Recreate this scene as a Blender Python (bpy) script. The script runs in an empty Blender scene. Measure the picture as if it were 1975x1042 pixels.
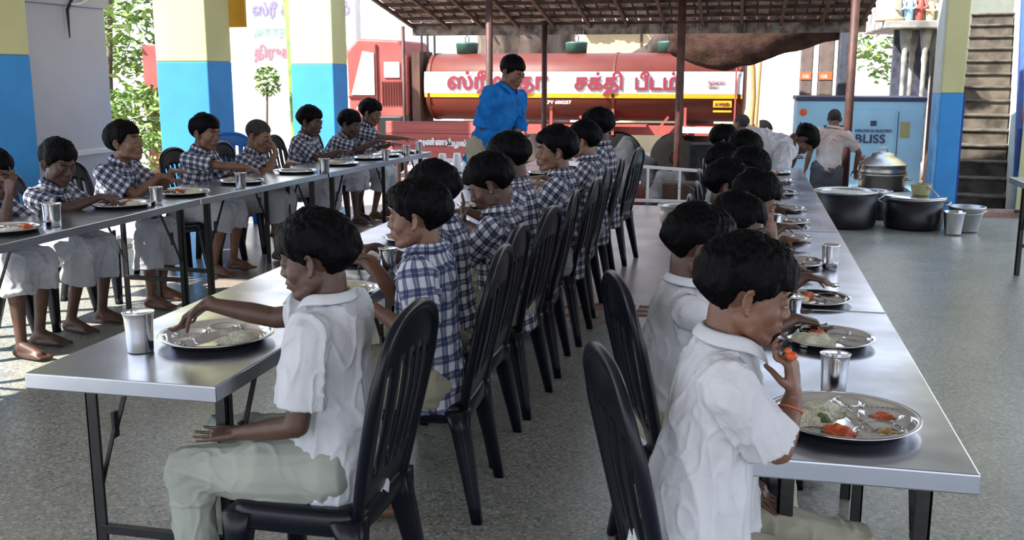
import bpy, bmesh, math, random
from mathutils import Vector, Matrix, noise
PI = math.pi
random.seed(7)
scn = bpy.context.scene
COL = scn.collection

# ------------------------------------------------------------------ camera
F_PX, CX, CY, VX, VY = 1950.0, 987.5, 521.0, 1438.0, 140.0
PITCH = math.atan((CY - VY) / F_PX)
YAW = math.atan2((VX - CX) / F_PX, math.cos(PITCH) + ((CY - VY) / F_PX) * math.sin(PITCH))
cam_d = bpy.data.cameras.new('camera')
cam_d.sensor_width = 36.0
cam_d.lens = 36.0 * F_PX / 1975.0
cam_d.clip_end = 400
cam = bpy.data.objects.new('camera', cam_d)
COL.objects.link(cam)
cam.location = (0, 0, 1.55)
cam.rotation_euler = (PI / 2 - PITCH, 0, YAW)
scn.camera = cam

# ------------------------------------------------------------------ light
world = bpy.data.worlds.new('sky'); scn.world = world
world.use_nodes = True
wt = world.node_tree; wt.nodes.clear()
wo = wt.nodes.new('ShaderNodeOutputWorld'); wb = wt.nodes.new('ShaderNodeBackground')
wtc = wt.nodes.new('ShaderNodeTexCoord'); wsep = wt.nodes.new('ShaderNodeSeparateXYZ')
wr = wt.nodes.new('ShaderNodeValToRGB')
wt.links.new(wtc.outputs['Generated'], wsep.inputs[0]); wt.links.new(wsep.outputs['Z'], wr.inputs[0])
wr.color_ramp.elements[0].position = 0.0; wr.color_ramp.elements[0].color = (0.92, 0.95, 1.0, 1)
wr.color_ramp.elements[1].position = 0.6; wr.color_ramp.elements[1].color = (0.55, 0.72, 1.0, 1)
wt.links.new(wr.outputs[0], wb.inputs[0]); wb.inputs[1].default_value = 3.0
wt.links.new(wb.outputs[0], wo.inputs[0])
sun_d = bpy.data.lights.new('sun', 'SUN'); sun_d.energy = 17.0; sun_d.angle = math.radians(1.0); sun_d.color = (1, .95, .86)
sun = bpy.data.objects.new('sun', sun_d); COL.objects.link(sun)
sun.rotation_euler = Vector((0.62, 0.52, -0.82)).to_track_quat('-Z', 'Y').to_euler()
vs = scn.view_settings
vs.view_transform = 'Standard'; vs.look = 'None'; vs.exposure = -0.12; vs.gamma = 1.0; vs.use_curve_mapping = False
scn.cycles.max_bounces = 8
scn.cycles.sample_clamp_indirect = 8
scn.cycles.use_denoising = True

# ------------------------------------------------------------------ materials
def mat(name, col, rough=.5, metal=0.0, spec=.5, var=0.0, vscale=8.0, bump=0.0, bscale=40.0, col2=None, coat=0.0, stretch=None, sss=0.0):
    m = bpy.data.materials.new(name); m.use_nodes = True
    nt = m.node_tree; b = nt.nodes['Principled BSDF']
    b.inputs['Roughness'].default_value = rough; b.inputs['Metallic'].default_value = metal
    b.inputs['Specular IOR Level'].default_value = spec
    b.inputs['Coat Weight'].default_value = coat
    if sss:
        b.inputs['Subsurface Weight'].default_value = sss; b.inputs['Subsurface Radius'].default_value = (.02, .008, .004)
    c = (*col, 1)
    tc = nt.nodes.new('ShaderNodeTexCoord'); mp = nt.nodes.new('ShaderNodeMapping')
    nt.links.new(tc.outputs['Object'], mp.inputs[0])
    if stretch: mp.inputs['Scale'].default_value = stretch
    n = nt.nodes.new('ShaderNodeTexNoise'); n.inputs['Scale'].default_value = vscale; n.inputs['Detail'].default_value = 4
    nt.links.new(mp.outputs[0], n.inputs['Vector'])
    mx = nt.nodes.new('ShaderNodeMix'); mx.data_type = 'RGBA'
    v = var if var else .06
    c2 = (*col2, 1) if col2 else tuple(max(0, x * (1 - v * 2)) for x in col) + (1,)
    mx.inputs[6].default_value = c; mx.inputs[7].default_value = c2
    mr = nt.nodes.new('ShaderNodeMapRange'); mr.inputs[1].default_value = .38; mr.inputs[2].default_value = .66
    nt.links.new(n.outputs['Fac'], mr.inputs[0]); nt.links.new(mr.outputs[0], mx.inputs[0])
    nt.links.new(mx.outputs[2], b.inputs['Base Color'])
    if bump:
        n2 = nt.nodes.new('ShaderNodeTexNoise'); n2.inputs['Scale'].default_value = bscale; n2.inputs['Detail'].default_value = 3
        nt.links.new(mp.outputs[0], n2.inputs['Vector'])
        bp = nt.nodes.new('ShaderNodeBump'); bp.inputs['Strength'].default_value = bump; bp.inputs['Distance'].default_value = .01
        nt.links.new(n2.outputs['Fac'], bp.inputs['Height']); nt.links.new(bp.outputs[0], b.inputs['Normal'])
    return m

def math_node(nt, op, a=None, b=None, c=None):
    n = nt.nodes.new('ShaderNodeMath'); n.operation = op
    for i, x in enumerate((a, b, c)):
        if x is None: continue
        if isinstance(x, (int, float)): n.inputs[i].default_value = x
        else: nt.links.new(x, n.inputs[i])
    return n.outputs[0]

def mix_node(nt, fac, a, b):
    n = nt.nodes.new('ShaderNodeMix'); n.data_type = 'RGBA'
    for i, x in ((0, fac), (6, a), (7, b)):
        if isinstance(x, (int, float)): n.inputs[i].default_value = x
        elif isinstance(x, tuple): n.inputs[i].default_value = (*x, 1)
        else: nt.links.new(x, n.inputs[i])
    return n.outputs[2]

def plaid_mat(name, light, dark, per, duty=.5):
    """woven check that follows the cloth: 'pl' holds cos, sin of the angle round the limb and the length along it, 'pn' the number of stripes"""
    m = bpy.data.materials.new(name); m.use_nodes = True
    nt = m.node_tree; b = nt.nodes['Principled BSDF']
    b.inputs['Roughness'].default_value = .85; b.inputs['Specular IOR Level'].default_value = .2
    a = nt.nodes.new('ShaderNodeAttribute'); a.attribute_name = 'pl'
    an = nt.nodes.new('ShaderNodeAttribute'); an.attribute_name = 'pn'
    s = nt.nodes.new('ShaderNodeSeparateXYZ'); nt.links.new(a.outputs['Vector'], s.inputs[0])
    th = math_node(nt, 'ARCTAN2', s.outputs[1], s.outputs[0])
    u = math_node(nt, 'MULTIPLY', math_node(nt, 'DIVIDE', th, 2 * PI), an.outputs['Fac'])
    tc = nt.nodes.new('ShaderNodeTexCoord')
    n = nt.nodes.new('ShaderNodeTexNoise'); n.inputs['Scale'].default_value = 9; nt.links.new(tc.outputs['Object'], n.inputs['Vector'])
    wob = math_node(nt, 'MULTIPLY', math_node(nt, 'SUBTRACT', n.outputs['Fac'], .5), .5)
    def band(x):
        f = math_node(nt, 'FRACT', math_node(nt, 'ADD', x, wob))
        d = math_node(nt, 'ABSOLUTE', math_node(nt, 'SUBTRACT', f, .5))
        big = math_node(nt, 'LESS_THAN', d, duty / 2)
        line = math_node(nt, 'LESS_THAN', d, .035)
        return math_node(nt, 'SUBTRACT', big, math_node(nt, 'MULTIPLY', line, .45))
    bu = band(u); bv = band(math_node(nt, 'DIVIDE', s.outputs[2], per))
    fac = math_node(nt, 'MULTIPLY', math_node(nt, 'ADD', bu, bv), .5)
    r = nt.nodes.new('ShaderNodeValToRGB'); nt.links.new(fac, r.inputs[0])
    r.color_ramp.elements[0].color = (*light, 1); r.color_ramp.elements[1].color = (*dark, 1)
    e = r.color_ramp.elements.new(.5); e.color = (*[l * .22 + d * .6 for l, d in zip(light, dark)], 1)
    nt.links.new(r.outputs[0], b.inputs['Base Color'])
    n2 = nt.nodes.new('ShaderNodeTexNoise'); n2.inputs['Scale'].default_value = 16; nt.links.new(tc.outputs['Object'], n2.inputs['Vector'])
    bp = nt.nodes.new('ShaderNodeBump'); bp.inputs['Strength'].default_value = .5; bp.inputs['Distance'].default_value = .02
    nt.links.new(n2.outputs['Fac'], bp.inputs['Height']); nt.links.new(bp.outputs[0], b.inputs['Normal'])
    return m

M = {}
M['skin_a'] = mat('skin_dark_brown', (.080, .036, .023), .48, var=.15, vscale=14, bump=.12, bscale=160)
M['skin_b'] = mat('skin_warm_brown', (.165, .076, .045), .46, var=.14, vscale=14, bump=.12, bscale=160)
M['skin_c'] = mat('skin_light_brown', (.22, .115, .072), .46, var=.12, vscale=14, bump=.12, bscale=160)
M['lip'] = mat('lip', (.085, .026, .022), .45)
M['eye'] = mat('eye_white', (.26, .235, .21), .35)
M['iris'] = mat('iris', (.01, .006, .004), .15)
M['hair'] = mat('hair_black', (.0016, .0016, .0028), .55, spec=.08, var=.3, vscale=60, bump=.9, bscale=90, stretch=(1, 1, .18))
M['hair_grey'] = mat('hair_cropped', (.035, .03, .03), .7, spec=.3, var=.3, vscale=60, bump=.6, bscale=180)
M['white_shirt'] = mat('white_cotton', (.54, .555, .60), .85, spec=.2, var=.05, vscale=9, bump=.7, bscale=22)
M['plaid'] = plaid_mat('checked_cotton', (.55, .57, .63), (.018, .022, .065), .05, .52)
M['plaid_soft'] = plaid_mat('checked_cotton_faded', (.50, .53, .62), (.03, .04, .12), .062, .46)
M['stained_shirt'] = mat('stained_white_cotton', (.56, .55, .54), .85, spec=.2, vscale=2.6, bump=.5, bscale=20, col2=(.42, .27, .24))
M['blue_shirt'] = mat('blue_cotton', (.008, .17, .56), .8, spec=.2, var=.2, vscale=12, bump=.6, bscale=14)
M['khaki'] = mat('khaki_cotton', (.36, .35, .27), .9, spec=.2, var=.08, vscale=8, bump=.5, bscale=14)
M['khaki_greenish'] = mat('grey_green_cotton', (.33, .35, .31), .9, spec=.2, var=.08, vscale=8, bump=.5, bscale=14)  # greener, greyer khaki cloth of the front middle boy's trousers
M['dhoti'] = mat('white_dhoti_cotton', (.42, .43, .47), .9, spec=.2, var=.08, vscale=9, bump=.6, bscale=12)
M['grey_cloth'] = mat('grey_cotton', (.09, .095, .11), .9, spec=.2, var=.15, vscale=9, bump=.5, bscale=14)
M['chair_black'] = mat('navy_black_plastic', (.0035, .0045, .011), .28, spec=.28, var=.1, vscale=5)
M['chair_blue'] = mat('bright_blue_plastic', (.01, .16, .55), .35, spec=.5)
M['black_metal'] = mat('black_painted_steel', (.008, .008, .009), .45, var=.3, vscale=20, bump=.1)
M['rust_metal'] = mat('brown_painted_steel', (.085, .032, .026), .6, var=.25, vscale=6, bump=.2)
M['steel'] = mat('polished_steel', (.74, .74, .75), .16, metal=1.0, var=.05, vscale=3)
M['steel_dull'] = mat('dull_steel', (.55, .55, .56), .34, metal=1.0, var=.12, vscale=6)
M['alu'] = mat('worn_aluminium', (.6, .58, .54), .38, metal=1.0, var=.12, vscale=5, bump=.15, bscale=12)
M['rice'] = mat('boiled_rice', (.72, .70, .55), .75, var=.12, vscale=30, bump=1.0, bscale=180)
M['curry'] = mat('red_curry', (.62, .10, .02), .4, var=.3, vscale=30, bump=.8, bscale=90, col2=(.35, .05, .01))
M['sambar'] = mat('yellow_sambar', (.38, .21, .03), .25, var=.3, vscale=40)
M['greens'] = mat('green_vegetable', (.12, .16, .04), .6, var=.3, vscale=30, bump=.7)
M['pot_black'] = mat('sooty_pot', (.008, .009, .016), .42, var=.3, vscale=5, bump=.1)
M['red_paint'] = mat('red_truck_paint', (.115, .021, .012), .5, var=.12, vscale=1.5, spec=.3)
M['red_dusty'] = mat('dusty_red_paint', (.33, .065, .055), .6, var=.15, vscale=2)
M['white_paint'] = mat('white_paint', (.74, .73, .72), .5, var=.04)
M['yellow_paint'] = mat('yellow_paint', (.78, .36, .01), .5)
M['maroon_paint'] = mat('maroon_paint', (.20, .015, .03), .6)
M['tyre'] = mat('tyre_rubber', (.008, .008, .008), .95, spec=.1, bump=.3)
M['glass_dark'] = mat('window_bright', (.6, .62, .64), .15)
M['wood'] = mat('brown_timber', (.10, .045, .028), .75, var=.3, vscale=6, bump=.4, stretch=(1, 1, .2))
M['bark'] = mat('tree_bark', (.17, .125, .10), .9, var=.4, vscale=3, bump=1.0, bscale=9, stretch=(1, 1, .35))
M['bark_dark'] = mat('dark_tree_bark', (.075, .045, .035), .9, var=.4, vscale=3, bump=1.0, bscale=9, stretch=(1, 1, .35))
M['leaf'] = mat('sunlit_leaf', (.23, .33, .07), .6, var=.3, vscale=4, col2=(.10, .19, .05))
M['leaf_dark'] = mat('dark_leaf', (.03, .05, .035), .5, var=.3, vscale=4)
M['stone'] = mat('grey_stone', (.32, .31, .31), .85, var=.3, vscale=3, bump=.4, bscale=12)
M['stone_brown'] = mat('brown_stone', (.15, .11, .10), .85, var=.3, vscale=3, bump=.4, bscale=12)
M['gen_blue'] = mat('pale_blue_sheet_steel', (.30, .58, .86), .5, var=.06, vscale=2)
M['navy'] = mat('navy_paint', (.03, .04, .12), .5)
M['wall_blue'] = mat('blue_wall_paint', (.035, .27, .66), .7, var=.06, vscale=3, bump=.1)
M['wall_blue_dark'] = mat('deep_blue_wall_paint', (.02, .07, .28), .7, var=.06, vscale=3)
M['wall_yellow'] = mat('cream_yellow_wall_paint', (.58, .58, .30), .75, var=.05, vscale=2, bump=.1)
M['wall_lilac'] = mat('lilac_white_plaster', (.52, .51, .57), .8, var=.05, vscale=1.5, bump=.1)
M['cream_wall'] = mat('cream_plaster', (.60, .47, .28), .8, var=.06, vscale=2)
M['pale_wall'] = mat('pale_green_plaster', (.50, .53, .48), .8, var=.05)
M['concrete'] = mat('worn_concrete', (.11, .09, .07), .85, var=.35, vscale=5, bump=.4, bscale=20)
M['tread'] = mat('stair_tread', (.10, .085, .065), .8, var=.35, vscale=7, bump=.3, bscale=20)
M['orange'] = mat('orange_paint', (.70, .15, .02), .6)
M['green_plastic'] = mat('dark_green_plastic', (.03, .09, .07), .5)
M['grey_fabric'] = mat('grey_tarpaulin', (.030, .033, .040), .8, spec=.15, var=.3, vscale=4, bump=.6, bscale=8)
M['brown_tarp'] = mat('brown_thatch', (.075, .040, .030), .95, spec=.1, var=.4, vscale=5, bump=.8, bscale=22, col2=(.035, .02, .016))
M['plastic_white'] = mat('white_plastic', (.80, .82, .85), .45, var=.04)
M['bag_white'] = mat('thin_white_plastic_bag', (.72, .76, .82), .4, var=.08, vscale=8, bump=.9, bscale=14)
M['hose'] = mat('yellow_brown_hose', (.42, .24, .10), .5)
M['thread'] = mat('red_wrist_thread', (.55, .12, .06), .8)
M['sign_orange'] = mat('orange_sign', (.75, .12, .03), .6)
M['olive_plastic'] = mat('olive_plastic', (.35, .33, .16), .5)
M['flower_y'] = mat('marigold_orange', (.75, .30, .02), .8, bump=.5)

def floor_material():
    m = bpy.data.materials.new('terrazzo_floor'); m.use_nodes = True
    nt = m.node_tree; b = nt.nodes['Principled BSDF']
    tc = nt.nodes.new('ShaderNodeTexCoord')
    def nz(s, d=3):
        n = nt.nodes.new('ShaderNodeTexNoise'); n.inputs['Scale'].default_value = s; n.inputs['Detail'].default_value = d
        nt.links.new(tc.outputs['Object'], n.inputs['Vector']); return n.outputs['Fac']
    def rng(x, a, c):
        r = nt.nodes.new('ShaderNodeMapRange'); r.inputs[1].default_value = a; r.inputs[2].default_value = c
        nt.links.new(x, r.inputs[0]); return r.outputs[0]
    base = mix_node(nt, rng(nz(.7), .35, .65), (.250, .252, .212), (.300, .294, .258))
    v = nt.nodes.new('ShaderNodeTexVoronoi'); v.inputs['Scale'].default_value = 95; nt.links.new(tc.outputs['Object'], v.inputs['Vector'])
    vs_ = nt.nodes.new('ShaderNodeSeparateColor'); nt.links.new(v.outputs['Color'], vs_.inputs[0])
    c1 = mix_node(nt, rng(vs_.outputs[0], .6, .95), base, (.13, .145, .125))
    c1 = mix_node(nt, rng(vs_.outputs[1], .72, .9), c1, (.40, .39, .36))
    # reddish dusty wear in the far aisle
    s = nt.nodes.new('ShaderNodeSeparateXYZ'); nt.links.new(tc.outputs['Object'], s.inputs[0])
    gy = rng(math_node(nt, 'ADD', s.outputs[1], math_node(nt, 'MULTIPLY', nz(.9), 1.6)), 6.6, 8.2)
    gx = rng(s.outputs[0], .6, -.3)
    g = math_node(nt, 'MULTIPLY', math_node(nt, 'MULTIPLY', gy, gx), .75)
    c2 = mix_node(nt, g, c1, (.30, .215, .19))
    st = math_node(nt, 'MULTIPLY', rng(nz(3.3, 5), .56, .7), .35)
    c3 = mix_node(nt, st, c2, (.12, .11, .10))
    nt.links.new(c3, b.inputs['Base Color'])
    b.inputs['Specular IOR Level'].default_value = .55
    nt.links.new(math_node(nt, 'ADD', math_node(nt, 'MULTIPLY', nz(2.2), .22), .20), b.inputs['Roughness'])
    return m
M['floor'] = floor_material()

def steel_top_material():
    m = bpy.data.materials.new('steel_table_top'); m.use_nodes = True
    nt = m.node_tree; b = nt.nodes['Principled BSDF']
    tc = nt.nodes.new('ShaderNodeTexCoord')
    n = nt.nodes.new('ShaderNodeTexNoise'); n.inputs['Scale'].default_value = 4; n.inputs['Detail'].default_value = 5
    nt.links.new(tc.outputs['Object'], n.inputs['Vector'])
    nt.links.new(mix_node(nt, n.outputs['Fac'], (.60, .63, .71), (.44, .46, .52)), b.inputs['Base Color'])
    b.inputs['Metallic'].default_value = 1.0
    mp = nt.nodes.new('ShaderNodeMapping'); mp.inputs['Scale'].default_value = (60, 2, 60); nt.links.new(tc.outputs['Object'], mp.inputs[0])
    n2 = nt.nodes.new('ShaderNodeTexNoise'); n2.inputs['Scale'].default_value = 3; nt.links.new(mp.outputs[0], n2.inputs['Vector'])
    nt.links.new(math_node(nt, 'ADD', math_node(nt, 'MULTIPLY', n.outputs['Fac'], .22), .13), b.inputs['Roughness'])
    n3 = nt.nodes.new('ShaderNodeTexNoise'); n3.inputs['Scale'].default_value = 2.6; nt.links.new(tc.outputs['Object'], n3.inputs['Vector'])
    bp = nt.nodes.new('ShaderNodeBump'); bp.inputs['Strength'].default_value = .35; bp.inputs['Distance'].default_value = .012
    nt.links.new(n3.outputs['Fac'], bp.inputs['Height']); nt.links.new(bp.outputs[0], b.inputs['Normal'])
    return m
M['steel_top'] = steel_top_material()

# ------------------------------------------------------------------ object helpers
def link_mesh(name, me, m, parent=None, smooth=True, loc=None):
    o = bpy.data.objects.new(name, me); COL.objects.link(o)
    if m is not None and not me.materials: me.materials.append(m)
    if smooth:
        me.polygons.foreach_set('use_smooth', [True] * len(me.polygons))
    if parent is not None: o.parent = parent
    if loc is not None: o.location = loc
    return o

def obj(name, bm, m, parent=None, smooth=False, bevel=0.0, loc=None, bseg=2):
    bmesh.ops.recalc_face_normals(bm, faces=bm.faces)
    me = bpy.data.meshes.new(name); bm.to_mesh(me); bm.free()
    o = link_mesh(name, me, m, parent, smooth, loc)
    if bevel:
        md = o.modifiers.new('bevel', 'BEVEL'); md.width = bevel; md.segments = bseg; md.limit_method = 'ANGLE'; md.angle_limit = .7
    return o

def tag(o, label, cat, group=None, kind=None):
    o['label'] = label; o['category'] = cat
    if group: o['group'] = group
    if kind: o['kind'] = kind
    return o

def thing(name, label, cat, loc=(0, 0, 0), rz=0, group=None):
    o = bpy.data.objects.new(name, None); o.empty_display_size = .1; COL.objects.link(o)
    o.location = loc; o.rotation_euler = (0, 0, rz)
    return tag(o, label, cat, group)

def struct(o):
    o['kind'] = 'structure'; return o

def copy_tree(o, parent=None):
    c = o.copy(); COL.objects.link(c); c.parent = parent
    for ch in list(o.children): copy_tree(ch, c)
    return c

def B(): return bmesh.new()

def box(bm, x0, x1, y0, y1, z0, z1, mtx=None):
    vs_ = [bm.verts.new(p) for p in ((x0, y0, z0), (x1, y0, z0), (x1, y1, z0), (x0, y1, z0), (x0, y0, z1), (x1, y0, z1), (x1, y1, z1), (x0, y1, z1))]
    for f in ((3, 2, 1, 0), (4, 5, 6, 7), (0, 1, 5, 4), (1, 2, 6, 5), (2, 3, 7, 6), (3, 0, 4, 7)):
        bm.faces.new([vs_[i] for i in f])
    if mtx is not None:
        for v in vs_: v.co = mtx @ v.co
    return vs_

def frame_of(d, up=None):
    d = Vector(d).normalized()
    u = Vector(up) if up is not None else (Vector((0, 0, 1)) if abs(d.z) < .9 else Vector((1, 0, 0)))
    a = d.cross(u); 
    if a.length < 1e-5: a = d.cross(Vector((0, 1, .1)))
    a.normalize(); b = a.cross(d).normalized()
    return a, b

def loft(bm, rings, cap=True):
    """rings: lists of points, all the same length; joined and closed"""
    vr = [[bm.verts.new(p) for p in r] for r in rings]
    n = len(vr[0])
    for i in range(len(vr) - 1):
        for j in range(n):
            bm.faces.new((vr[i][j], vr[i][(j + 1) % n], vr[i + 1][(j + 1) % n], vr[i + 1][j]))
    if cap:
        for r, rev in ((vr[0], True), (vr[-1], False)):
            c = sum((v.co for v in r), Vector()) / n
            cv = bm.verts.new(c)
            for j in range(n):
                bm.faces.new((cv, r[(j + 1) % n], r[j]) if rev else (cv, r[j], r[(j + 1) % n]))
    return vr

def tube(bm, pts, rad, seg=10, round_ends=False, up=None, flat=1.0):
    pts = [Vector(p) for p in pts]
    if isinstance(rad, (int, float)): rad = [rad] * len(pts)
    rings = []
    d0 = (pts[1] - pts[0]).normalized(); a, b = frame_of(d0, up)
    if round_ends:
        for k in (0, 1):
            ph = (k + .35) / 2 * PI / 2
            c = pts[0] - d0 * rad[0] * math.cos(ph); r = rad[0] * math.sin(ph)
            rings.append([c + a * r * math.cos(t) + b * r * flat * math.sin(t) for t in (2 * PI * j / seg for j in range(seg))])
    for i, p in enumerate(pts):
        if i == 0: d = d0
        elif i == len(pts) - 1: d = (pts[-1] - pts[-2]).normalized()
        else: d = ((pts[i + 1] - p).normalized() + (p - pts[i - 1]).normalized()).normalized()
        a2 = a - d * a.dot(d)
        if a2.length > 1e-4: a = a2.normalized()
        b = d.cross(a) * -1
        rings.append([p + a * rad[i] * math.cos(t) + b * rad[i] * flat * math.sin(t) for t in (2 * PI * j / seg for j in range(seg))])
    if round_ends:
        for k in (1, 0):
            ph = (k + .35) / 2 * PI / 2
            c = pts[-1] + d * rad[-1] * math.cos(ph); r = rad[-1] * math.sin(ph)
            rings.append([c + a * r * math.cos(t) + b * r * flat * math.sin(t) for t in (2 * PI * j / seg for j in range(seg))])
    loft(bm, rings)

def cap(bm, a, b, ra, rb=None, seg=10):
    tube(bm, [a, b], [ra, ra if rb is None else rb], seg, True)

def ell(bm, c, r, rot=None, seg=14, rings=9):
    c = Vector(c); rr = []
    for i in range(1, rings):
        ph = PI * i / rings
        rr.append([Vector((r[0] * math.sin(ph) * math.cos(t), r[1] * math.sin(ph) * math.sin(t), r[2] * math.cos(ph))) for t in (2 * PI * j / seg for j in range(seg))])
    vr = []
    for ring in rr: vr.append([(rot @ p if rot is not None else p) + c for p in ring])
    loft(bm, vr)

def lathe(bm, prof, seg=32, center=(0, 0, 0)):
    c = Vector(center); vr = []
    for r, z in prof:
        if r < 1e-6: vr.append([bm.verts.new(c + Vector((0, 0, z)))])
        else: vr.append([bm.verts.new(c + Vector((r * math.cos(2 * PI * j / seg), r * math.sin(2 * PI * j / seg), z))) for j in range(seg)])
    for i in range(len(vr) - 1):
        A, Bq = vr[i], vr[i + 1]
        for j in range(seg):
            k = (j + 1) % seg
            if len(A) == 1 and len(Bq) == 1: continue
            if len(A) == 1: bm.faces.new((A[0], Bq[j], Bq[k]))
            elif len(Bq) == 1: bm.faces.new((A[j], A[k], Bq[0]))
            else: bm.faces.new((A[j], A[k], Bq[k], Bq[j]))

def bar(bm, a, b, w, h=None):
    """square bar from a to b"""
    a, b = Vector(a), Vector(b); h = h or w
    d = (b - a).normalized(); s, u = frame_of(d)
    rings = [[p + s * w / 2 * i + u * h / 2 * j for i, j in ((-1, -1), (1, -1), (1, 1), (-1, 1))] for p in (a, b)]
    va = [bm.verts.new(p) for p in rings[0]]; vb = [bm.verts.new(p) for p in rings[1]]
    for i in range(4): bm.faces.new((va[i], va[(i + 1) % 4], vb[(i + 1) % 4], vb[i]))
    bm.faces.new(va[::-1]); bm.faces.new(vb)

def voxel(bm, size, smooth=3, fac=.5):
    me = bpy.data.meshes.new('tmp'); bmesh.ops.recalc_face_normals(bm, faces=bm.faces); bm.to_mesh(me); bm.free()
    o = bpy.data.objects.new('tmp', me); COL.objects.link(o)
    r = o.modifiers.new('r', 'REMESH'); r.mode = 'VOXEL'; r.voxel_size = size
    if smooth:
        s = o.modifiers.new('s', 'SMOOTH'); s.iterations = smooth; s.factor = fac
    dg = bpy.context.evaluated_depsgraph_get()
    out = bpy.data.meshes.new_from_object(o.evaluated_get(dg))
    bpy.data.objects.remove(o); bpy.data.meshes.remove(me)
    return out

def text_mesh(name, body, size, m, parent, loc, rot, extrude=.004, align='LEFT', sx=1.0, bold=0.0):
    """lettering cut as one solid sheet: the glyph outlines are filled by winding number on a fine grid"""
    cu = bpy.data.curves.new('tmp', 'FONT'); cu.body = body; cu.size = 1.0; cu.align_x = align; cu.fill_mode = 'NONE'; cu.resolution_u = 4
    o = bpy.data.objects.new('tmp', cu); COL.objects.link(o)
    src = bpy.data.meshes.new_from_object(o.evaluated_get(bpy.context.evaluated_depsgraph_get()))
    bpy.data.objects.remove(o)
    P = [v.co.copy() for v in src.vertices]; E_ = [(e.vertices[0], e.vertices[1]) for e in src.edges]
    nxt = {}; 
    adj = {}
    for a, b in E_: adj.setdefault(a, []).append(b); adj.setdefault(b, []).append(a)
    seen = set(); segs = []
    for st_ in range(len(P)):                       # walk every outline in the order its points were laid down
        if st_ in seen or st_ not in adj: continue
        cur, prev = st_, None; seen.add(st_)
        nx = min(adj[st_])
        if st_ + 1 in adj[st_]: nx = st_ + 1
        while True:
            segs.append((P[cur], P[nx]))
            if nx == st_: break
            seen.add(nx); prev, cur = cur, nx
            c_ = [q for q in adj[cur] if q != prev]
            if not c_: break
            nx = c_[0]
    bpy.data.meshes.remove(src)
    h = 1 / 52; bw = bold / max(size, 1e-6)
    y0 = min(min(a.y, b.y) for a, b in segs) - .05; y1 = max(max(a.y, b.y) for a, b in segs) + .05
    x0 = min(min(a.x, b.x) for a, b in segs) - .05; x1 = max(max(a.x, b.x) for a, b in segs) + .05
    nx_, ny_ = int((x1 - x0) / h) + 1, int((y1 - y0) / h) + 1
    on = set()
    for j in range(ny_):
        y = y0 + (j + .5) * h; cr = []
        for a, b in segs:
            if (a.y <= y) != (b.y <= y): cr.append((a.x + (y - a.y) / (b.y - a.y) * (b.x - a.x), 1 if b.y > a.y else -1))
        cr.sort(); w = 0
        for (xa, d), (xb, _) in zip(cr, cr[1:] + [(0, 0)]):
            w += d
            if w:
                i0, i1 = int((xa - x0) / h + .5), int((xb - x0) / h + .5)
                for i in range(i0, i1): on.add((i, j))
    k = int(round(bw / h))
    if k > 0:
        on = {(i + a, j + b) for i, j in on for a in range(-k, k + 1) for b in range(-k, k + 1) if a * a + b * b <= k * k + .5}
    bm = bmesh.new(); vt = {}
    def vv(i, j):
        if (i, j) not in vt: vt[(i, j)] = bm.verts.new(((x0 + i * h) * size, (y0 + j * h) * size, 0))
        return vt[(i, j)]
    for i, j in on: bm.faces.new((vv(i, j), vv(i + 1, j), vv(i + 1, j + 1), vv(i, j + 1)))
    me = bpy.data.meshes.new(name); bm.to_mesh(me); bm.free()
    t = link_mesh(name, me, m, parent, False)
    md = t.modifiers.new('s', 'SOLIDIFY'); md.thickness = extrude; md.offset = 1
    t.location = loc; t.rotation_euler = rot; t.scale = (sx, 1, 1)
    return t
# ================================================================== people
def V(*a): return Vector(a)

def rings_along(p0, p1, L, prof, n=20, bulge=0.0):
    """elliptic rings from p0 to p1; L = sideways axis; prof = [(t, half_width, half_depth, forward_shift)]"""
    A = (p1 - p0); ln = A.length; A = A.normalized()
    L = (L - A * L.dot(A)).normalized(); D = L.cross(A).normalized()      # D points forward
    out = []
    for t, w, d, s in prof:
        c = p0 + A * ln * t + D * s
        out.append([c + L * w * math.cos(2 * PI * j / n) + D * d * math.sin(2 * PI * j / n) for j in range(n)])
    return out, A, L, D

def ik(a, c, la, lb, hint):
    """elbow/knee position between a and c"""
    d = c - a; dist = d.length
    if dist > (la + lb) * .995:
        c = a + d.normalized() * (la + lb) * .995; d = c - a; dist = d.length
    dist = max(dist, abs(la - lb) * 1.02 + 1e-4)
    x = (la * la - lb * lb + dist * dist) / (2 * dist)
    h = math.sqrt(max(la * la - x * x, 1e-6))
    u = d.normalized(); w = hint - u * hint.dot(u)
    if w.length < 1e-4: w = V(0, 0, -1)
    return a + u * x + w.normalized() * h, c

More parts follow.
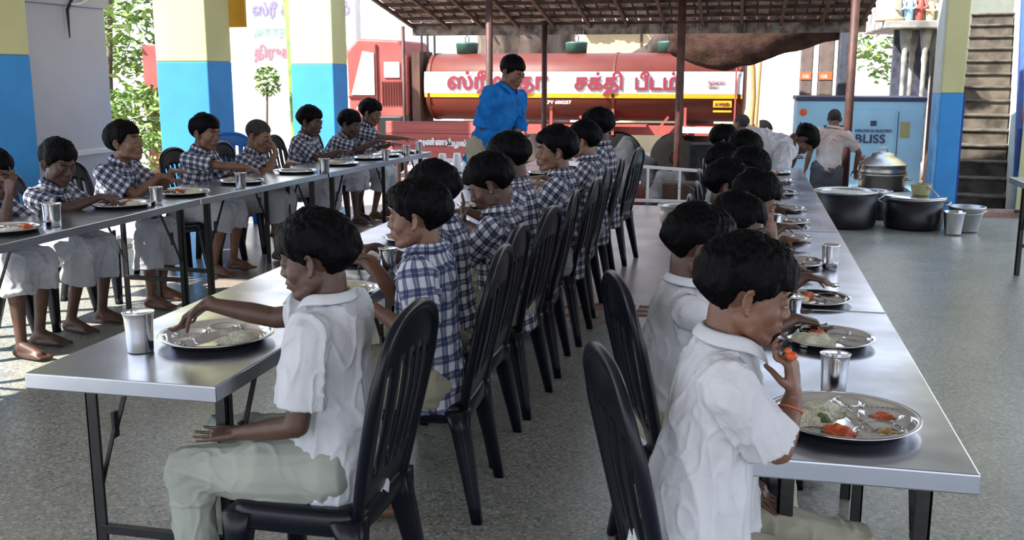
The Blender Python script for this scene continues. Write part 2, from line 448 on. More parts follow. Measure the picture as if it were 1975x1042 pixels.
def hand(bm, wrist, D, N, right, s=1.0, curl=(.5, .5, .4), spread=.10, thumb_in=.5, fr=.0066):
    D = D.normalized(); N = (N - D * N.dot(D)).normalized()
    T = D.cross(N) * (1 if right else -1)          # towards the thumb
    cap(bm, wrist - D * .015 * s, wrist + D * .012 * s, .0175 * s, .0175 * s)
    offs = (.0265, .0090, -.0085, -.0250); reach = (.070, .075, .071, .063); ln = (.058, .065, .060, .047)
    kn = []
    for i in range(4):
        k = wrist + D * reach[i] * s + T * offs[i] * s
        cap(bm, wrist + T * offs[i] * .5 * s + D * .008 * s, k, .0135 * s, .0100 * s, 8); kn.append(k)
    for i in range(4):
        d = (D + T * spread * (1.5 - i)).normalized(); ax = T
        p = kn[i]; r = fr * s * (1, 1.03, 1, .88)[i]
        for q, fseg in enumerate((.44, .32, .24)):
            ang = curl[q] * (1 + .12 * (i - 1))
            d = (Matrix.Rotation(-ang if right else ang, 3, ax) @ d)
            if d.dot(N) < 0 and q == 0 and ang > 0: d = (d - N * 2 * d.dot(N))
            e = p + d * ln[i] * fseg * s * 1.08
            cap(bm, p, e, r, r * .92, 8); p = e; r *= .92
    p = wrist + D * .020 * s + T * .018 * s
    d = (D * .55 + T * .75 + N * .35).normalized()
    e = p + d * .036 * s; cap(bm, p, e, .0115 * s, .0085 * s, 8)
    d2 = (D * .9 + T * (.55 - thumb_in) + N * (.35 + thumb_in * .6)).normalized()
    e2 = e + d2 * .026 * s; cap(bm, e, e2, .0082 * s, .0074 * s, 8)
    d3 = (d2 + N * .25 - T * .1).normalized()
    cap(bm, e2, e2 + d3 * .020 * s, .0074 * s, .0062 * s, 8)

def foot(bm, ankle, D, s=1.0):
    D = V(D.x, D.y, 0).normalized(); S = V(-D.y, D.x, 0)
    z0 = ankle.z - .062 * s
    heel = V(ankle.x, ankle.y, z0 + .028 * s) - D * .028 * s
    ball = V(ankle.x, ankle.y, z0 + .022 * s) + D * .115 * s
    cap(bm, ankle, heel + V(0, 0, .005), .030 * s, .029 * s)
    cap(bm, ankle + D * .012, ball + V(0, 0, .006), .033 * s, .024 * s)
    cap(bm, heel, ball + S * .018 * s, .026 * s, .021 * s); cap(bm, heel, ball - S * .018 * s, .026 * s, .019 * s)
    for i, o in enumerate((.028, .012, -.002, -.016, -.029)):
        b = ball + S * o * s; l = (.045, .043, .038, .033, .026)[i] * s
        cap(bm, b, b + D * l - V(0, 0, .006 * s), .010 * s if i else .013 * s, .0075 * s if i else .0105 * s, 8)

def head_parts(bm, H, s, asleep=True):
    """H: matrix of the head (x forward, y left, z up, origin between the ears)"""
    def P(x, y, z): return H @ V(x * s, y * s, z * s)
    R = H.to_3x3()
    def E(c, r, rot=None): ell(bm, P(*c), [q * s for q in r], R @ rot if rot is not None else R, 18, 12)
    E((-.014, 0, .034), (.094, .072, .080))
    E((.026, 0, -.008), (.062, .060, .078))
    E((.028, 0, -.052), (.052, .048, .045))
    for q in (-1, 1):
        E((.046, q * .034, -.026), (.030, .026, .030))
        E((.012, q * .040, -.048), (.040, .020, .036))
    E((.056, 0, -.055), (.034, .033, .036))
    E((.062, 0, -.090), (.021, .022, .018))
    cap(bm, P(.018, -.042, -.070), P(.058, -.012, -.090), .019 * s, .018 * s)
    cap(bm, P(.018, .042, -.070), P(.058, .012, -.090), .019 * s, .018 * s)
    tube(bm, [P(.070, -.036, .020), P(.080, -.016, .024), P(.081, 0, .022), P(.080, .016, .024), P(.070, .036, .020)], .0115 * s, 8, True)
    tube(bm, [P(.083, 0, .012), P(.089, 0, -.008), P(.098, 0, -.026)], [.0085 * s, .0095 * s, .0105 * s], 10, True)
    for q in (-1, 1): E((.088, q * .012, -.030), (.011, .0080, .008))
    tube(bm, [P(.072, -.022, -.055), P(.088, -.009, -.050), P(.091, 0, -.052), P(.088, .009, -.050), P(.072, .022, -.055)], .0068 * s, 8, True)
    tube(bm, [P(.072, -.019, -.062), P(.086, -.008, -.065), P(.088, 0, -.066), P(.086, .008, -.065), P(.072, .019, -.062)], .0072 * s, 8, True)
    cap(bm, P(.085, 0, -.048), P(.09, 0, -.036), .006 * s, .005 * s)
    for q in (-1, 1):
        rot = Matrix.Rotation(q * -.42, 3, 'Z') @ Matrix.Rotation(-.18, 3, 'Y')
        # ear: outer rim, bowl and lobe
        c = V(-.010, q * .078, -.006)
        pts = []
        for k in range(9):
            a = -2.2 + k * 4.6 / 8
            pts.append(P(*(c + rot @ V(-math.cos(a) * .0165 + .002, q * .004, math.sin(a) * .029))))
        tube(bm, pts, .0045 * s, 8, True)
        E((c.x + .001, c.y - q * .003, c.z), (.014, .004, .026), rot)
        E((c.x + .006, c.y - q * .003, c.z - .027), (.008, .0045, .009), rot)
        E((.0765, q * .030, .0045), (.0128, .0155, .0120))               # upper lid and socket filling

def hair_mesh(H, s, style, name, parent, m, seed=0, res=(64, 44), fringe=.052, vol=.017):
    """a cap of hair over the skull, ending in a hairline that dips at the nape and stops above the brow"""
    bm = B(); nu, nv = res
    c0 = V(-.014, 0, .034); R = V(.094, .072, .080)
    rings = []
    off = V(seed * 3.1, seed * 1.7, 0)
    for i in range(1, nv):
        ph = PI * i / nv; ring = []
        for j in range(nu):
            th = 2 * PI * j / nu
            d = V(math.sin(ph) * math.cos(th), math.sin(ph) * math.sin(th), math.cos(ph))
            a = abs(math.degrees(math.atan2(d.y, d.x)))
            n1 = noise.noise(d * 2.2 + off); n2 = noise.noise(V(d.x * 9, d.y * 9, d.z * 2.5) + off)
            n3 = noise.noise(V(d.x * 24, d.y * 24, d.z * 5) + off)
            tk = vol * (1 + .30 * n1) + .0045 * n2 + .0025 * n3
            if style == 'crop': tk = .005 + .001 * n2
            if style == 'crop2': tk *= .8
            # lower edge of the hair, in head height, by direction
            if a < 38: zb = fringe
            elif a < 62: zb = fringe + (.012 - fringe) * (a - 38) / 24
            elif a < 78: zb = .012 + (-.012 - .012) * (a - 62) / 16
            elif a < 108: zb = -.012 + .030 * math.sin((a - 78) / 30 * PI)
            elif a < 130: zb = -.012 + (-.066) * (a - 108) / 22
            else: zb = -.078
            zb += .010 * n2 + (.006 * n3 if a < 60 else 0)
            zraw = c0.z + d.z * (R.z + tk)
            if style != 'crop':
                ed = max(0, min(1, (zraw - zb) / (.075 if a > 62 else .045)))
                tk *= (.30 if a > 62 else .55) + (.70 if a > 62 else .45) * ed
            if style == 'crop': zb += .006
            r = V(R.x + tk, R.y + tk * .95, R.z + tk * 1.12)
            if a < 45 and style != 'crop': r.x += .007 * (1 - a / 45)
            # nape narrows
            p = c0 + V(d.x * r.x, d.y * r.y, d.z * r.z)
            if p.z < .0 and a > 95: p.x = p.x + (.012 if a > 130 else 0) * min(1, -p.z / .05)
            k = (p.z - zb) / .008
            if k < 0:
                f = max(.72, 1 + k * .16); q = c0 + (p - c0) * f
                q.z = max(q.z, zb - .02); p = q
            elif k < 1: p = c0 + (p - c0) * (1 - .035 * (1 - k) ** 2)
            ring.append(H @ (p * s))
        rings.append(ring)
    loft(bm, rings)
    o = obj(name, bm, m, parent, True)
    return o

def cut_open(me, planes):
    """remove the closing faces of sleeves, hem and neck: planes = (point, outward dir, radius)"""
    bm = bmesh.new(); bm.from_mesh(me); kill = []
    for f in bm.faces:
        c = f.calc_center_median()
        for p, d, r in planes:
            v = c - p; t = v.dot(d)
            if -.006 < t < .008 and (v - d * t).length < r and f.normal.dot(d) > .6: kill.append(f); break
    bmesh.ops.delete(bm, geom=kill, context='FACES')
    for v in bm.verts:
        if not v.is_boundary: continue
        for p, d, r in planes:
            w = v.co - p; t = w.dot(d)
            if abs(t) < .016 and (w - d * t).length < r * 1.3: v.co -= d * t; break
    bm.to_mesh(me); bm.free()

def wrinkle(me, amp, freq, seed, stretch=(1, 1, 1)):
    n = len(me.vertices)
    off = V(seed * 5.3, seed * 2.9, seed)
    nor = [v.normal.copy() for v in me.vertices]
    def ridge(q):
        w = noise.noise(q + V(noise.noise(q * .6) * 1.3, 0, noise.noise(q * .6 + V(9, 0, 0)) * 1.3))
        return max(0, 1 - abs(w) * 4.5) ** 1.5
    for v, nn in zip(me.vertices, nor):
        p = V(v.co.x * stretch[0], v.co.y * stretch[1], v.co.z * stretch[2]) * freq + off
        w2 = noise.noise(p * .45 + V(4, 4, 4))
        v.co += nn * amp * (ridge(p * .75) * .9 + ridge(p * 1.7 + V(7, 3, 1)) * .45 + w2 * 1.2 - .3)

def plaid_attr(me, segs):
    """segs: (p0, p1, L, stripes)"""
    va = []; na = []
    fr = []
    for p0, p1, L, n in segs:
        A = (p1 - p0).normalized(); Lq = (L - A * L.dot(A)).normalized(); D = Lq.cross(A)
        fr.append((p0, p1, A, Lq, D, n, (p1 - p0).length))
    for v in me.vertices:
        best = None
        for k, (p0, p1, A, Lq, D, n, ln) in enumerate(fr):
            r = v.co - p0; t = r.dot(A); tc = min(max(t, 0), ln)
            dist = (r - A * tc).length * (1.0 if k else .62)
            if best is None or dist < best[0]:
                x, y = r.dot(Lq), r.dot(D); h = math.hypot(x, y) or 1
                best = (dist, x / h, y / h, t, n)
        va += [best[1], best[2], best[3]]; na.append(best[4])
    a = me.attributes.new('pl', 'FLOAT_VECTOR', 'POINT'); a.data.foreach_set('vector', va)
    b = me.attributes.new('pn', 'FLOAT', 'POINT'); b.data.foreach_set('value', na)

def person(label, loc, rz, head, s=1.0, hip_z=.50, hs=None, yaw=0, pitch=0, roll=0, hand_r=None, hand_l=None,
           elb_r=(-.4, -.45, -1), elb_l=(-.4, .45, -1), palm_r=(0, 0, -1), palm_l=(0, 0, -1), dir_r=None, dir_l=None,
           curl_r=(.55, .6, .5), curl_l=(.3, .3, .25), legs=None, shirt='plaid', lower='khaki', skin='skin_b', hair='hair',
           style='full', fringe=.052, vol=.017, vox=.008, seed=0, sleeve=.80, sleeve_r=.060, bare_shin=False, tuck=False,
           group=None, adult=False, twist=0.0, lower_len=1.0, spread=.10, thread=False, wr=None, hip_x=0.0, long_shirt=.06, thumb_in=.5,
           belly=1.0, shoulder=.150, feet=True, arm=1.0, skirt=False, ep_r=None, ep_l=None):
    """head: (x, y, z) of the head in the person's own frame (facing +x); loc = floor point under the hips"""
    hs = hs or s
    seedv = seed
    hip = V(hip_x, 0, hip_z); hc = V(*head)
    H = Matrix.Translation(hc) @ (Matrix.Rotation(yaw, 4, 'Z') @ Matrix.Rotation(pitch, 4, 'Y') @ Matrix.Rotation(roll, 4, 'X'))
    neck_hi = H @ V(-.030 * hs, 0, -.055 * hs)
    spine = (hc - V(0, 0, .0)) - hip
    nb = hc - (spine.normalized() * .045 + V(-.002, 0, .072)) * hs + V(-.035 * hs, 0, 0)
    L = V(math.sin(-twist) , math.cos(twist), 0)
    A = (nb - hip).normalized(); L = (L - A * L.dot(A)).normalized(); D = L.cross(A)
    sh = shoulder * s
    SR = nb - A * .055 * s - L * sh; SL = nb - A * .055 * s + L * sh
    ua, fa = .222 * s * arm, .195 * s * arm
    if hand_r is None: hand_r = (hip.x + .25 * s, -.12 * s, hip.z + .10 * s)
    if hand_l is None: hand_l = (hip.x + .25 * s, .12 * s, hip.z + .10 * s)
    ER, WR = ik(SR, V(*hand_r), ua, fa, V(*elb_r)); EL, WL = ik(SL, V(*hand_l), ua, fa, V(*elb_l))
    if ep_r: ER = V(*ep_r)
    if ep_l: EL = V(*ep_l)
    # ---- body, one skin
    bm = B()
    head_parts(bm, H, hs)
    cap(bm, neck_hi + V(0, 0, .01), nb - A * .015, .044 * hs, .050 * s, 14)
    prof = [(0, .125, .085, 0), (.25, .105, .075, .0), (.55, .115, .082, .004), (.8, .128, .080, 0), (.93, .10, .062, -.004), (1.0, .055, .05, 0)]
    rg, _, _, _ = rings_along(hip, nb, L, [(t, w * s, d * s, f) for t, w, d, f in prof]); loft(bm, rg)
    for S_, E_, W_, q in ((SR, ER, WR, -1), (SL, EL, WL, 1)):
        cap(bm, nb - A * .05 * s, S_, .040 * s, .043 * s)
        cap(bm, S_, E_, .041 * s, .032 * s, 12)
        m_ = E_.lerp(W_, .35)
        tube(bm, [E_, m_, W_], [.031 * s, .0315 * s, .0195 * s], 12, True)
    def dflt(w, e):
        d = w - e; d.z = min(d.z, 0) * .5; return d
    dr = V(*dir_r) if dir_r else dflt(WR, ER); dl = V(*dir_l) if dir_l else dflt(WL, EL)
    hr_s = s * 1.0
    hand(bm, WR, dr, V(*palm_r), True, hr_s, curl_r, spread, thumb_in); hand(bm, WL, dl, V(*palm_l), False, hr_s, curl_l, spread)
    # ---- legs
    if legs is None:
        legs = (((hip.x + .36 * s, -.10, hip.z - .02), (hip.x + .38 * s, -.11, .07)), ((hip.x + .36 * s, .10, hip.z - .02), (hip.x + .38 * s, .11, .07)))
    joints = []
    for q, (kn, an) in zip((-1, 1), legs):
        hj = hip + L * q * .075 * s; kn = V(*kn); an = V(*an); joints.append((hj, kn, an))
        tube(bm, [hj, hj.lerp(kn, .5), kn], [.068 * s, .060 * s, .045 * s], 12, True)
        tube(bm, [kn, kn.lerp(an, .3), kn.lerp(an, .75), an], [.043 * s, .045 * s, .030 * s, .027 * s], 12, True)
        if feet: foot(bm, an, V(an.x - kn.x * .0 - an.x + 1, .12 * q, 0), s)
    me = voxel(bm, vox, 5 if vox < .006 else 2); me.name = 'person'
    me.materials.append(M[skin])
    root = link_mesh('person', me, None)
    root.location = loc; root.rotation_euler = (0, 0, rz)
    tag(root, label, 'person', group)
    # ---- eyes and brows
    for q in (-1, 1):
        b1 = B(); ell(b1, H @ V(.0790 * hs, q * .030 * hs, -.0015 * hs), (.0095 * hs, .0120 * hs, .0055 * hs), H.to_3x3(), 16, 10); e = obj('eye', b1, M['eye'], root, True)
        b2 = B(); ell(b2, H @ V(.0850 * hs, q * .030 * hs, -.0020 * hs), (.0042 * hs, .0062 * hs, .0052 * hs), H.to_3x3(), 12, 8); obj('iris', b2, M['iris'], e, True)
        b3 = B(); tube(b3, [H @ V(.078 * hs, q * .048 * hs, .021 * hs), H @ V(.0885 * hs, q * .032 * hs, .028 * hs), H @ V(.0915 * hs, q * .014 * hs, .0245 * hs)], [.0016 * hs, .0028 * hs, .0022 * hs], 8, True)
        obj('eyebrow', b3, M['hair'], root, True)
    b4 = B()
    tube(b4, [H @ V(.079 * hs, -.021 * hs, -.0575 * hs), H @ V(.0925 * hs, -.008 * hs, -.0540 * hs), H @ V(.0955 * hs, 0, -.0555 * hs), H @ V(.0925 * hs, .008 * hs, -.0540 * hs), H @ V(.079 * hs, .021 * hs, -.0575 * hs)], [.0010, .0034 * hs, .0032 * hs, .0034 * hs, .0010], 8, True)
    tube(b4, [H @ V(.079 * hs, -.018 * hs, -.0600 * hs), H @ V(.091 * hs, -.008 * hs, -.0655 * hs), H @ V(.0932 * hs, 0, -.0665 * hs), H @ V(.091 * hs, .008 * hs, -.0655 * hs), H @ V(.079 * hs, .018 * hs, -.0600 * hs)], [.0010, .0036 * hs, .0038 * hs, .0036 * hs, .0010], 8, True)
    obj('lips', b4, M['lip'], root, True)
    hm = M['hair_grey'] if style == 'crop' else M[hair]
    hair_mesh(H, hs, style, 'hair', root, hm, seedv, (128, 88) if vox < .006 else (72, 48), fringe, vol)
    # ---- shirt
    bm = B()
    ls = long_shirt
    bt = -ls / (nb - hip).length
    w0 = .150 if not tuck else .128
    prof = [(bt, w0, .118 * belly, .012), (.10, .146, .113 * belly, .010), (.30, .136, .106 * belly, .008), (.55, .140, .108, .006), (.76, .152, .104, .002), (.88, .146, .088, -.003), (.96, .098, .066, -.005), (1.01, .062, .058, -.004)]
    rg, _, _, _ = rings_along(hip, nb, L, [(t, w * s, d * s, f * s) for t, w, d, f in prof], 24); loft(bm, rg)
    planes = [(nb + A * .006 * s, A, .075 * s), (hip - A * ls, -A, .3 * s)]
    pseg = [(hip, nb, L, 14)]
    for S_, E_, q in ((SR, ER, -1), (SL, EL, 1)):
        d = (E_ - S_).normalized(); e = S_ + d * ua * sleeve
        cap(bm, nb - A * .075 * s + D * .0, S_, .060 * s, .058 * s, 14)
        tube(bm, [S_ - d * .01, S_.lerp(e, .35), e], [.057 * s, .056 * s, sleeve_r * s], 18, False)
        ell(bm, S_, (.058 * s,) * 3, None, 16, 10)
        planes.append((e, d, sleeve_r * 1.12 * s)); pseg.append((S_ - d * .03, e, A, 8))
        # fullness below the arm
        cap(bm, hip.lerp(nb, .66) + L * q * .075 * s, S_ + d * ua * .35, .065 * s, .048 * s, 12)
    sm = voxel(bm, vox * 1.05, 3 if vox < .006 else 2); sm.name = 'shirt'
    cut_open(sm, planes)
    wrinkle(sm, (.0075 if wr is None else wr) * s, 8.5, seedv + .5, (1.15, 1.15, .62))
    if shirt.startswith('plaid'): plaid_attr(sm, pseg)
    so = link_mesh('shirt', sm, M[shirt], root)
    md = so.modifiers.new('cloth', 'SOLIDIFY'); md.thickness = .0035; md.offset = -1
    # ---- collar: folded band open at the throat
    bm = B(); N_ = 26; rows = []
    for rr, hh, of in ((.056, -.012, 0), (.053, .022, 0), (.064, .026, .002), (.084, -.004, .006)):
        row = []
        for j in range(N_ + 1):
            t = -PI + .34 + (2 * PI - .68) * j / N_              # gap at the front
            front = max(0, math.cos(t - PI)) ** 3
            c = nb + A * (.012 * s + hh * s - front * (.030 if hh > 0 else .045) * s)
            row.append(bm.verts.new(c + L * rr * s * math.sin(t) * 1.02 - D * rr * s * math.cos(t) * .98 + D * (of + front * .012) * s))
        rows.append(row)
    for a_, b_ in zip(rows, rows[1:]):
        for j in range(N_): bm.faces.new((a_[j], a_[j + 1], b_[j + 1], b_[j]))
    me_c = bpy.data.meshes.new('collar'); bm.to_mesh(me_c); bm.free()
    if shirt.startswith('plaid'): plaid_attr(me_c, pseg[:1])
    co = link_mesh('collar', me_c, M[shirt], so)
    md = co.modifiers.new('cloth', 'SOLIDIFY'); md.thickness = .003; md.offset = 0
    md = co.modifiers.new('s', 'SUBSURF'); md.levels = 1; md.render_levels = 1
    # ---- trousers, shorts or wrapped cloth
    if lower:
        bm = B()
        k = {'dhoti': 1.25, 'khaki': 1.12, 'khaki_greenish': 1.12, 'grey_cloth': 1.12}.get(lower, 1.12)
        ell(bm, hip + V(.0, 0, .0), (.105 * s * belly, .135 * s, .085 * s), None, 16, 10)
        pl = []
        for hj, kn, an in joints:
            tube(bm, [hj, hj.lerp(kn, .5), kn], [.088 * s * k, .080 * s * k, .062 * s * k], 16, True)
            if bare_shin:
                d = (an - kn).normalized(); e = kn + d * .05
                if lower == 'dhoti' or skirt:
                    e = kn.lerp(an, lower_len); tube(bm, [kn, kn.lerp(e, .5) , e], [.066 * s * k, .064 * s * k, .072 * s * k], 14, False)
            else:
                e = kn.lerp(an, .93 * lower_len); d = (an - kn).normalized()
                tube(bm, [kn, kn.lerp(e, .4), e], [.062 * s * k, .058 * s * k, .056 * s * k], 16, False)
            pl.append((e, d, .11))
        if lower == 'dhoti' or skirt:
            (h1, k1, a1), (h2, k2, a2) = joints
            cap(bm, h1.lerp(h2, .5), k1.lerp(k2, .5), .085 * s, .062 * s)
            cap(bm, k1, k2, .062 * s, .062 * s)
            e1, e2 = k1.lerp(a1, lower_len * .85), k2.lerp(a2, lower_len * .85)
            cap(bm, k1.lerp(k2, .5), e1.lerp(e2, .5), .055 * s, .05 * s)
        lm = voxel(bm, max(vox * 1.1, .005), 3); lm.name = 'lower'
        if not bare_shin: cut_open(lm, pl)
        wrinkle(lm, .010 * s, 6.5, seedv + 2.5, (1, 1, 1))
        lo = link_mesh('dhoti' if lower == 'dhoti' else 'trousers', lm, M[lower], root)
    if thread:
        b5 = B(); ax = (WR - ER).normalized(); a_, b_ = frame_of(ax); c = WR - ax * .03
        tube(b5, [c + a_ * .025 * s * math.cos(t) + b_ * .025 * s * math.sin(t) for t in (2 * PI * j / 20 for j in range(21))], .0022, 6)
        obj('wrist_thread', b5, M['thread'], root, True)
    return root
# ================================================================== the hall
bm = B(); box(bm, -5.9, 6.0, -4.0, 12.0, -.45, 0); struct(obj('floor', bm, M['floor']))
bm = B(); box(bm, -60, 60, -20, 90, -.62, -.5)
M['yard'] = mat('dusty_yard', (.34, .28, .24), .9, var=.2, vscale=1.2, bump=.3, bscale=10, col2=(.26, .19, .16))
struct(obj('floor_yard', bm, M['yard']))
bm = B(); box(bm, -6.05, 6.0, -4.0, 11.4, 3.45, 3.6); box(bm, -8.5, -6.05, 4.7, 5.7, 3.45, 3.6)  # second box: unseen slab added to keep sun off the near pillar
M['ceiling_and_shade_slab'] = mat('white_ceiling', (.62, .62, .60), .9)
struct(obj('ceiling_and_shade_slab', bm, M['ceiling_and_shade_slab']))

def pillar(name, x0, x1, y0, y1, zb, split):
    # lower band blue, upper band cream, each a full-height piece of the pillar
    bm = B(); box(bm, x0, x1, y0, y1, -.02, split); a = struct(obj(name, bm, M['wall_blue'], bevel=.012))
    bm = B(); box(bm, x0, x1, y0, y1, split, 3.46); obj('upper_band', bm, M['wall_yellow'], a, bevel=.012)
    return a
pillar('wall_left_near_pillar', -5.95, -5.30, 6.20, 6.84, 0, 1.68)
pillar('wall_left_middle_pillar', -5.88, -5.30, 9.48, 9.98, 0, 1.66)
pillar('wall_left_far_pillar', -5.90, -5.30, 12.72, 13.22, 0, 1.66)
# painted flower on the near pillar
bm = B()
for k in range(7):
    a = k * .9
    ell(bm, (-5.70 + .05 * math.cos(a), 6.195, 1.40 + .045 * math.sin(a)), (.035, .006, .03), None, 10, 6)
o = obj('painted_orange_flower', bm, M['orange'], bpy.data.objects['wall_left_near_pillar'], True)
bm = B(); ell(bm, (-5.72, 6.195, 1.50), (.05, .006, .045), None, 10, 6); ell(bm, (-5.60, 6.195, 1.46), (.02, .006, .02), None, 8, 6)
obj('painted_brown_bud', bm, M['wood'], bpy.data.objects['wall_left_near_pillar'], True)

# lilac-white infill wall between the near and middle pillars, with ledge, conduit and a loop of cable
bm = B(); box(bm, -6.04, -5.97, 6.84, 8.80, .84, 2.14); w = struct(obj('wall_left', bm, M['wall_lilac'], bevel=.01))
bm = B(); box(bm, -6.05, -5.90, 6.84, 8.80, .80, .85); obj('ledge', bm, M['white_paint'], w, bevel=.01)
bm = B(); box(bm, -6.04, -5.95, 6.84, 8.80, 0, .80); obj('plinth', bm, M['wall_lilac'], w)
bm = B(); box(bm, -6.05, -5.92, 6.84, 8.80, 2.14, 3.46); obj('beam', bm, M['wall_lilac'], w, bevel=.01)
bm = B(); tube(bm, [(-5.885, 8.30, 3.0), (-5.885, 8.30, 2.32), (-5.885, 8.22, 2.20), (-5.93, 8.20, 2.10), (-5.93, 8.20, 1.86)], [.012, .012, .012, .015, .006], 8, True)
tag(obj('conduit', bm, M['black_metal'], None, True), 'dark conduit pipe running down the lilac-white wall on the left', 'pipe')
bm = B(); pts = [(-5.88, 8.2 + .42 * math.sin(t), 2.52 - .37 * math.cos(t)) for t in [x * .14 for x in range(0, 13)]]
tube(bm, pts, .011, 8, True)
tag(obj('looped_cable', bm, M['plastic_white'], None, True), 'white looped cable hanging high on the lilac-white wall', 'cable')
# right pillar by the stairs
a = pillar('wall_right_pillar', 2.10, 2.33, 12.0, 12.42, 0, 1.33)
bm = B(); box(bm, 2.075, 2.10, 12.01, 12.41, 0, 1.33); obj('lit_side', bm, mat('lit_blue_wall_paint', (.16, .42, .74), .7, var=.2, vscale=5), a)  # lit side of the pillar: its brightness is put into a paler blue
bm = B(); box(bm, 2.075, 2.10, 12.01, 12.41, 1.33, 3.44); obj('lit_side', bm, M['pale_wall'], a)  # upper part of the lit side, brightness likewise put into the colour
bm = B(); box(bm, 2.33, 2.36, 12.05, 12.40, 0, 1.3); obj('shaded_side', bm, M['wall_blue_dark'], a)  # far side of the pillar: shade painted in as a deeper blue
# staircase, climbing away from the hall; everything here stands in the stair's own turned frame
st = thing('staircase', 'worn concrete staircase climbing between the blue pillar and the painted wall', 'staircase', (2.37, 12.45, 0), -.208)
SW = .56
for k in range(14):
    y0 = k * .32; z0 = k * .172
    bm = B(); box(bm, 0, SW, y0, y0 + .56, -.5 if k < 2 else z0 - .25, z0 + .142)
    bm2 = B(); box(bm2, -.01, SW + .01, y0 - .03, y0 + .34, z0 + .142, z0 + .172)
    s_ = obj('step', bm, M['concrete'], st, bevel=.006); t_ = obj('tread', bm2, M['tread'], s_, bevel=.01)
def slab(name, prof, x0, x1, m, parent=None, loc=None, rz=0):
    bm = B(); va = [bm.verts.new((x0, y, z)) for y, z in prof]; vb = [bm.verts.new((x1, y, z)) for y, z in prof]
    for i in range(len(prof)): bm.faces.new((va[i], va[(i + 1) % len(prof)], vb[(i + 1) % len(prof)], vb[i]))
    bm.faces.new(va); bm.faces.new(vb[::-1]); o = obj(name, bm, m, parent, loc=loc); o.rotation_euler = (0, 0, rz); return o
slab('stringer', [(-.2, -.4), (4.8, 2.25), (4.8, 3.1), (-.2, .42)], SW + .012, SW + .10, M['pale_wall'], st)
w = slab('wall_right_mural', [(-.3, -.5), (9, -.5), (9, 5.4), (-.3, 5.4)], SW + .11, SW + .30, M['wall_yellow'], None, (2.37, 12.45, 0), -.208); struct(w)
slab('blue_rail_band', [(-.25, .42), (4.8, 3.1), (4.8, 3.35), (-.25, .95)], SW + .06, SW + .11, M['wall_blue_dark'], w)
slab('blue_field', [(-.29, 0), (.8, 0), (.8, .5), (-.29, .5)], SW + .10, SW + .11, M['wall_blue'], w)
bm = B(); ell(bm, (SW + .11, 1.0, 1.75), (.012, .55, .40)); obj('orange_patch', bm, M['orange'], w, True)
bm = B(); ell(bm, (SW + .11, .1, 1.05), (.012, .30, .16)); obj('orange_patch', bm, M['orange'], w, True)
w = slab('wall_back_stairs', [(4.85, -.5), (5.0, -.5), (5.0, 5.4), (4.85, 5.4)], -.12, SW, mat('greenish_plaster', (.17, .185, .16), .8), None, (2.37, 12.45, 0), -.208); struct(w)
# tile strip and broken step at the far edge of the floor
bm = B(); box(bm, 2.37, 2.98, 11.80, 12.05, -.1, .07)
tag(obj('brick_step', bm, mat('pinkish_brick', (.40, .25, .20), .9, var=.3, vscale=5, bump=.5), bevel=.02), 'low pinkish brick step at the foot of the stairs', 'step')
bm = B(); random.seed(3)
for i in range(15):
    for j in range(5):
        if random.random() < .62:
            x = -1.32 + i * .098; y = 6.15 + j * .12
            box(bm, x, x + .075, y, y + .07, .0, .003)
tag(obj('chalk_pattern', bm, mat('brick_red_floor_paint', (.34, .13, .08), .8), None), 'brick-red pattern painted on the aisle floor', 'floor pattern', kind='stuff')

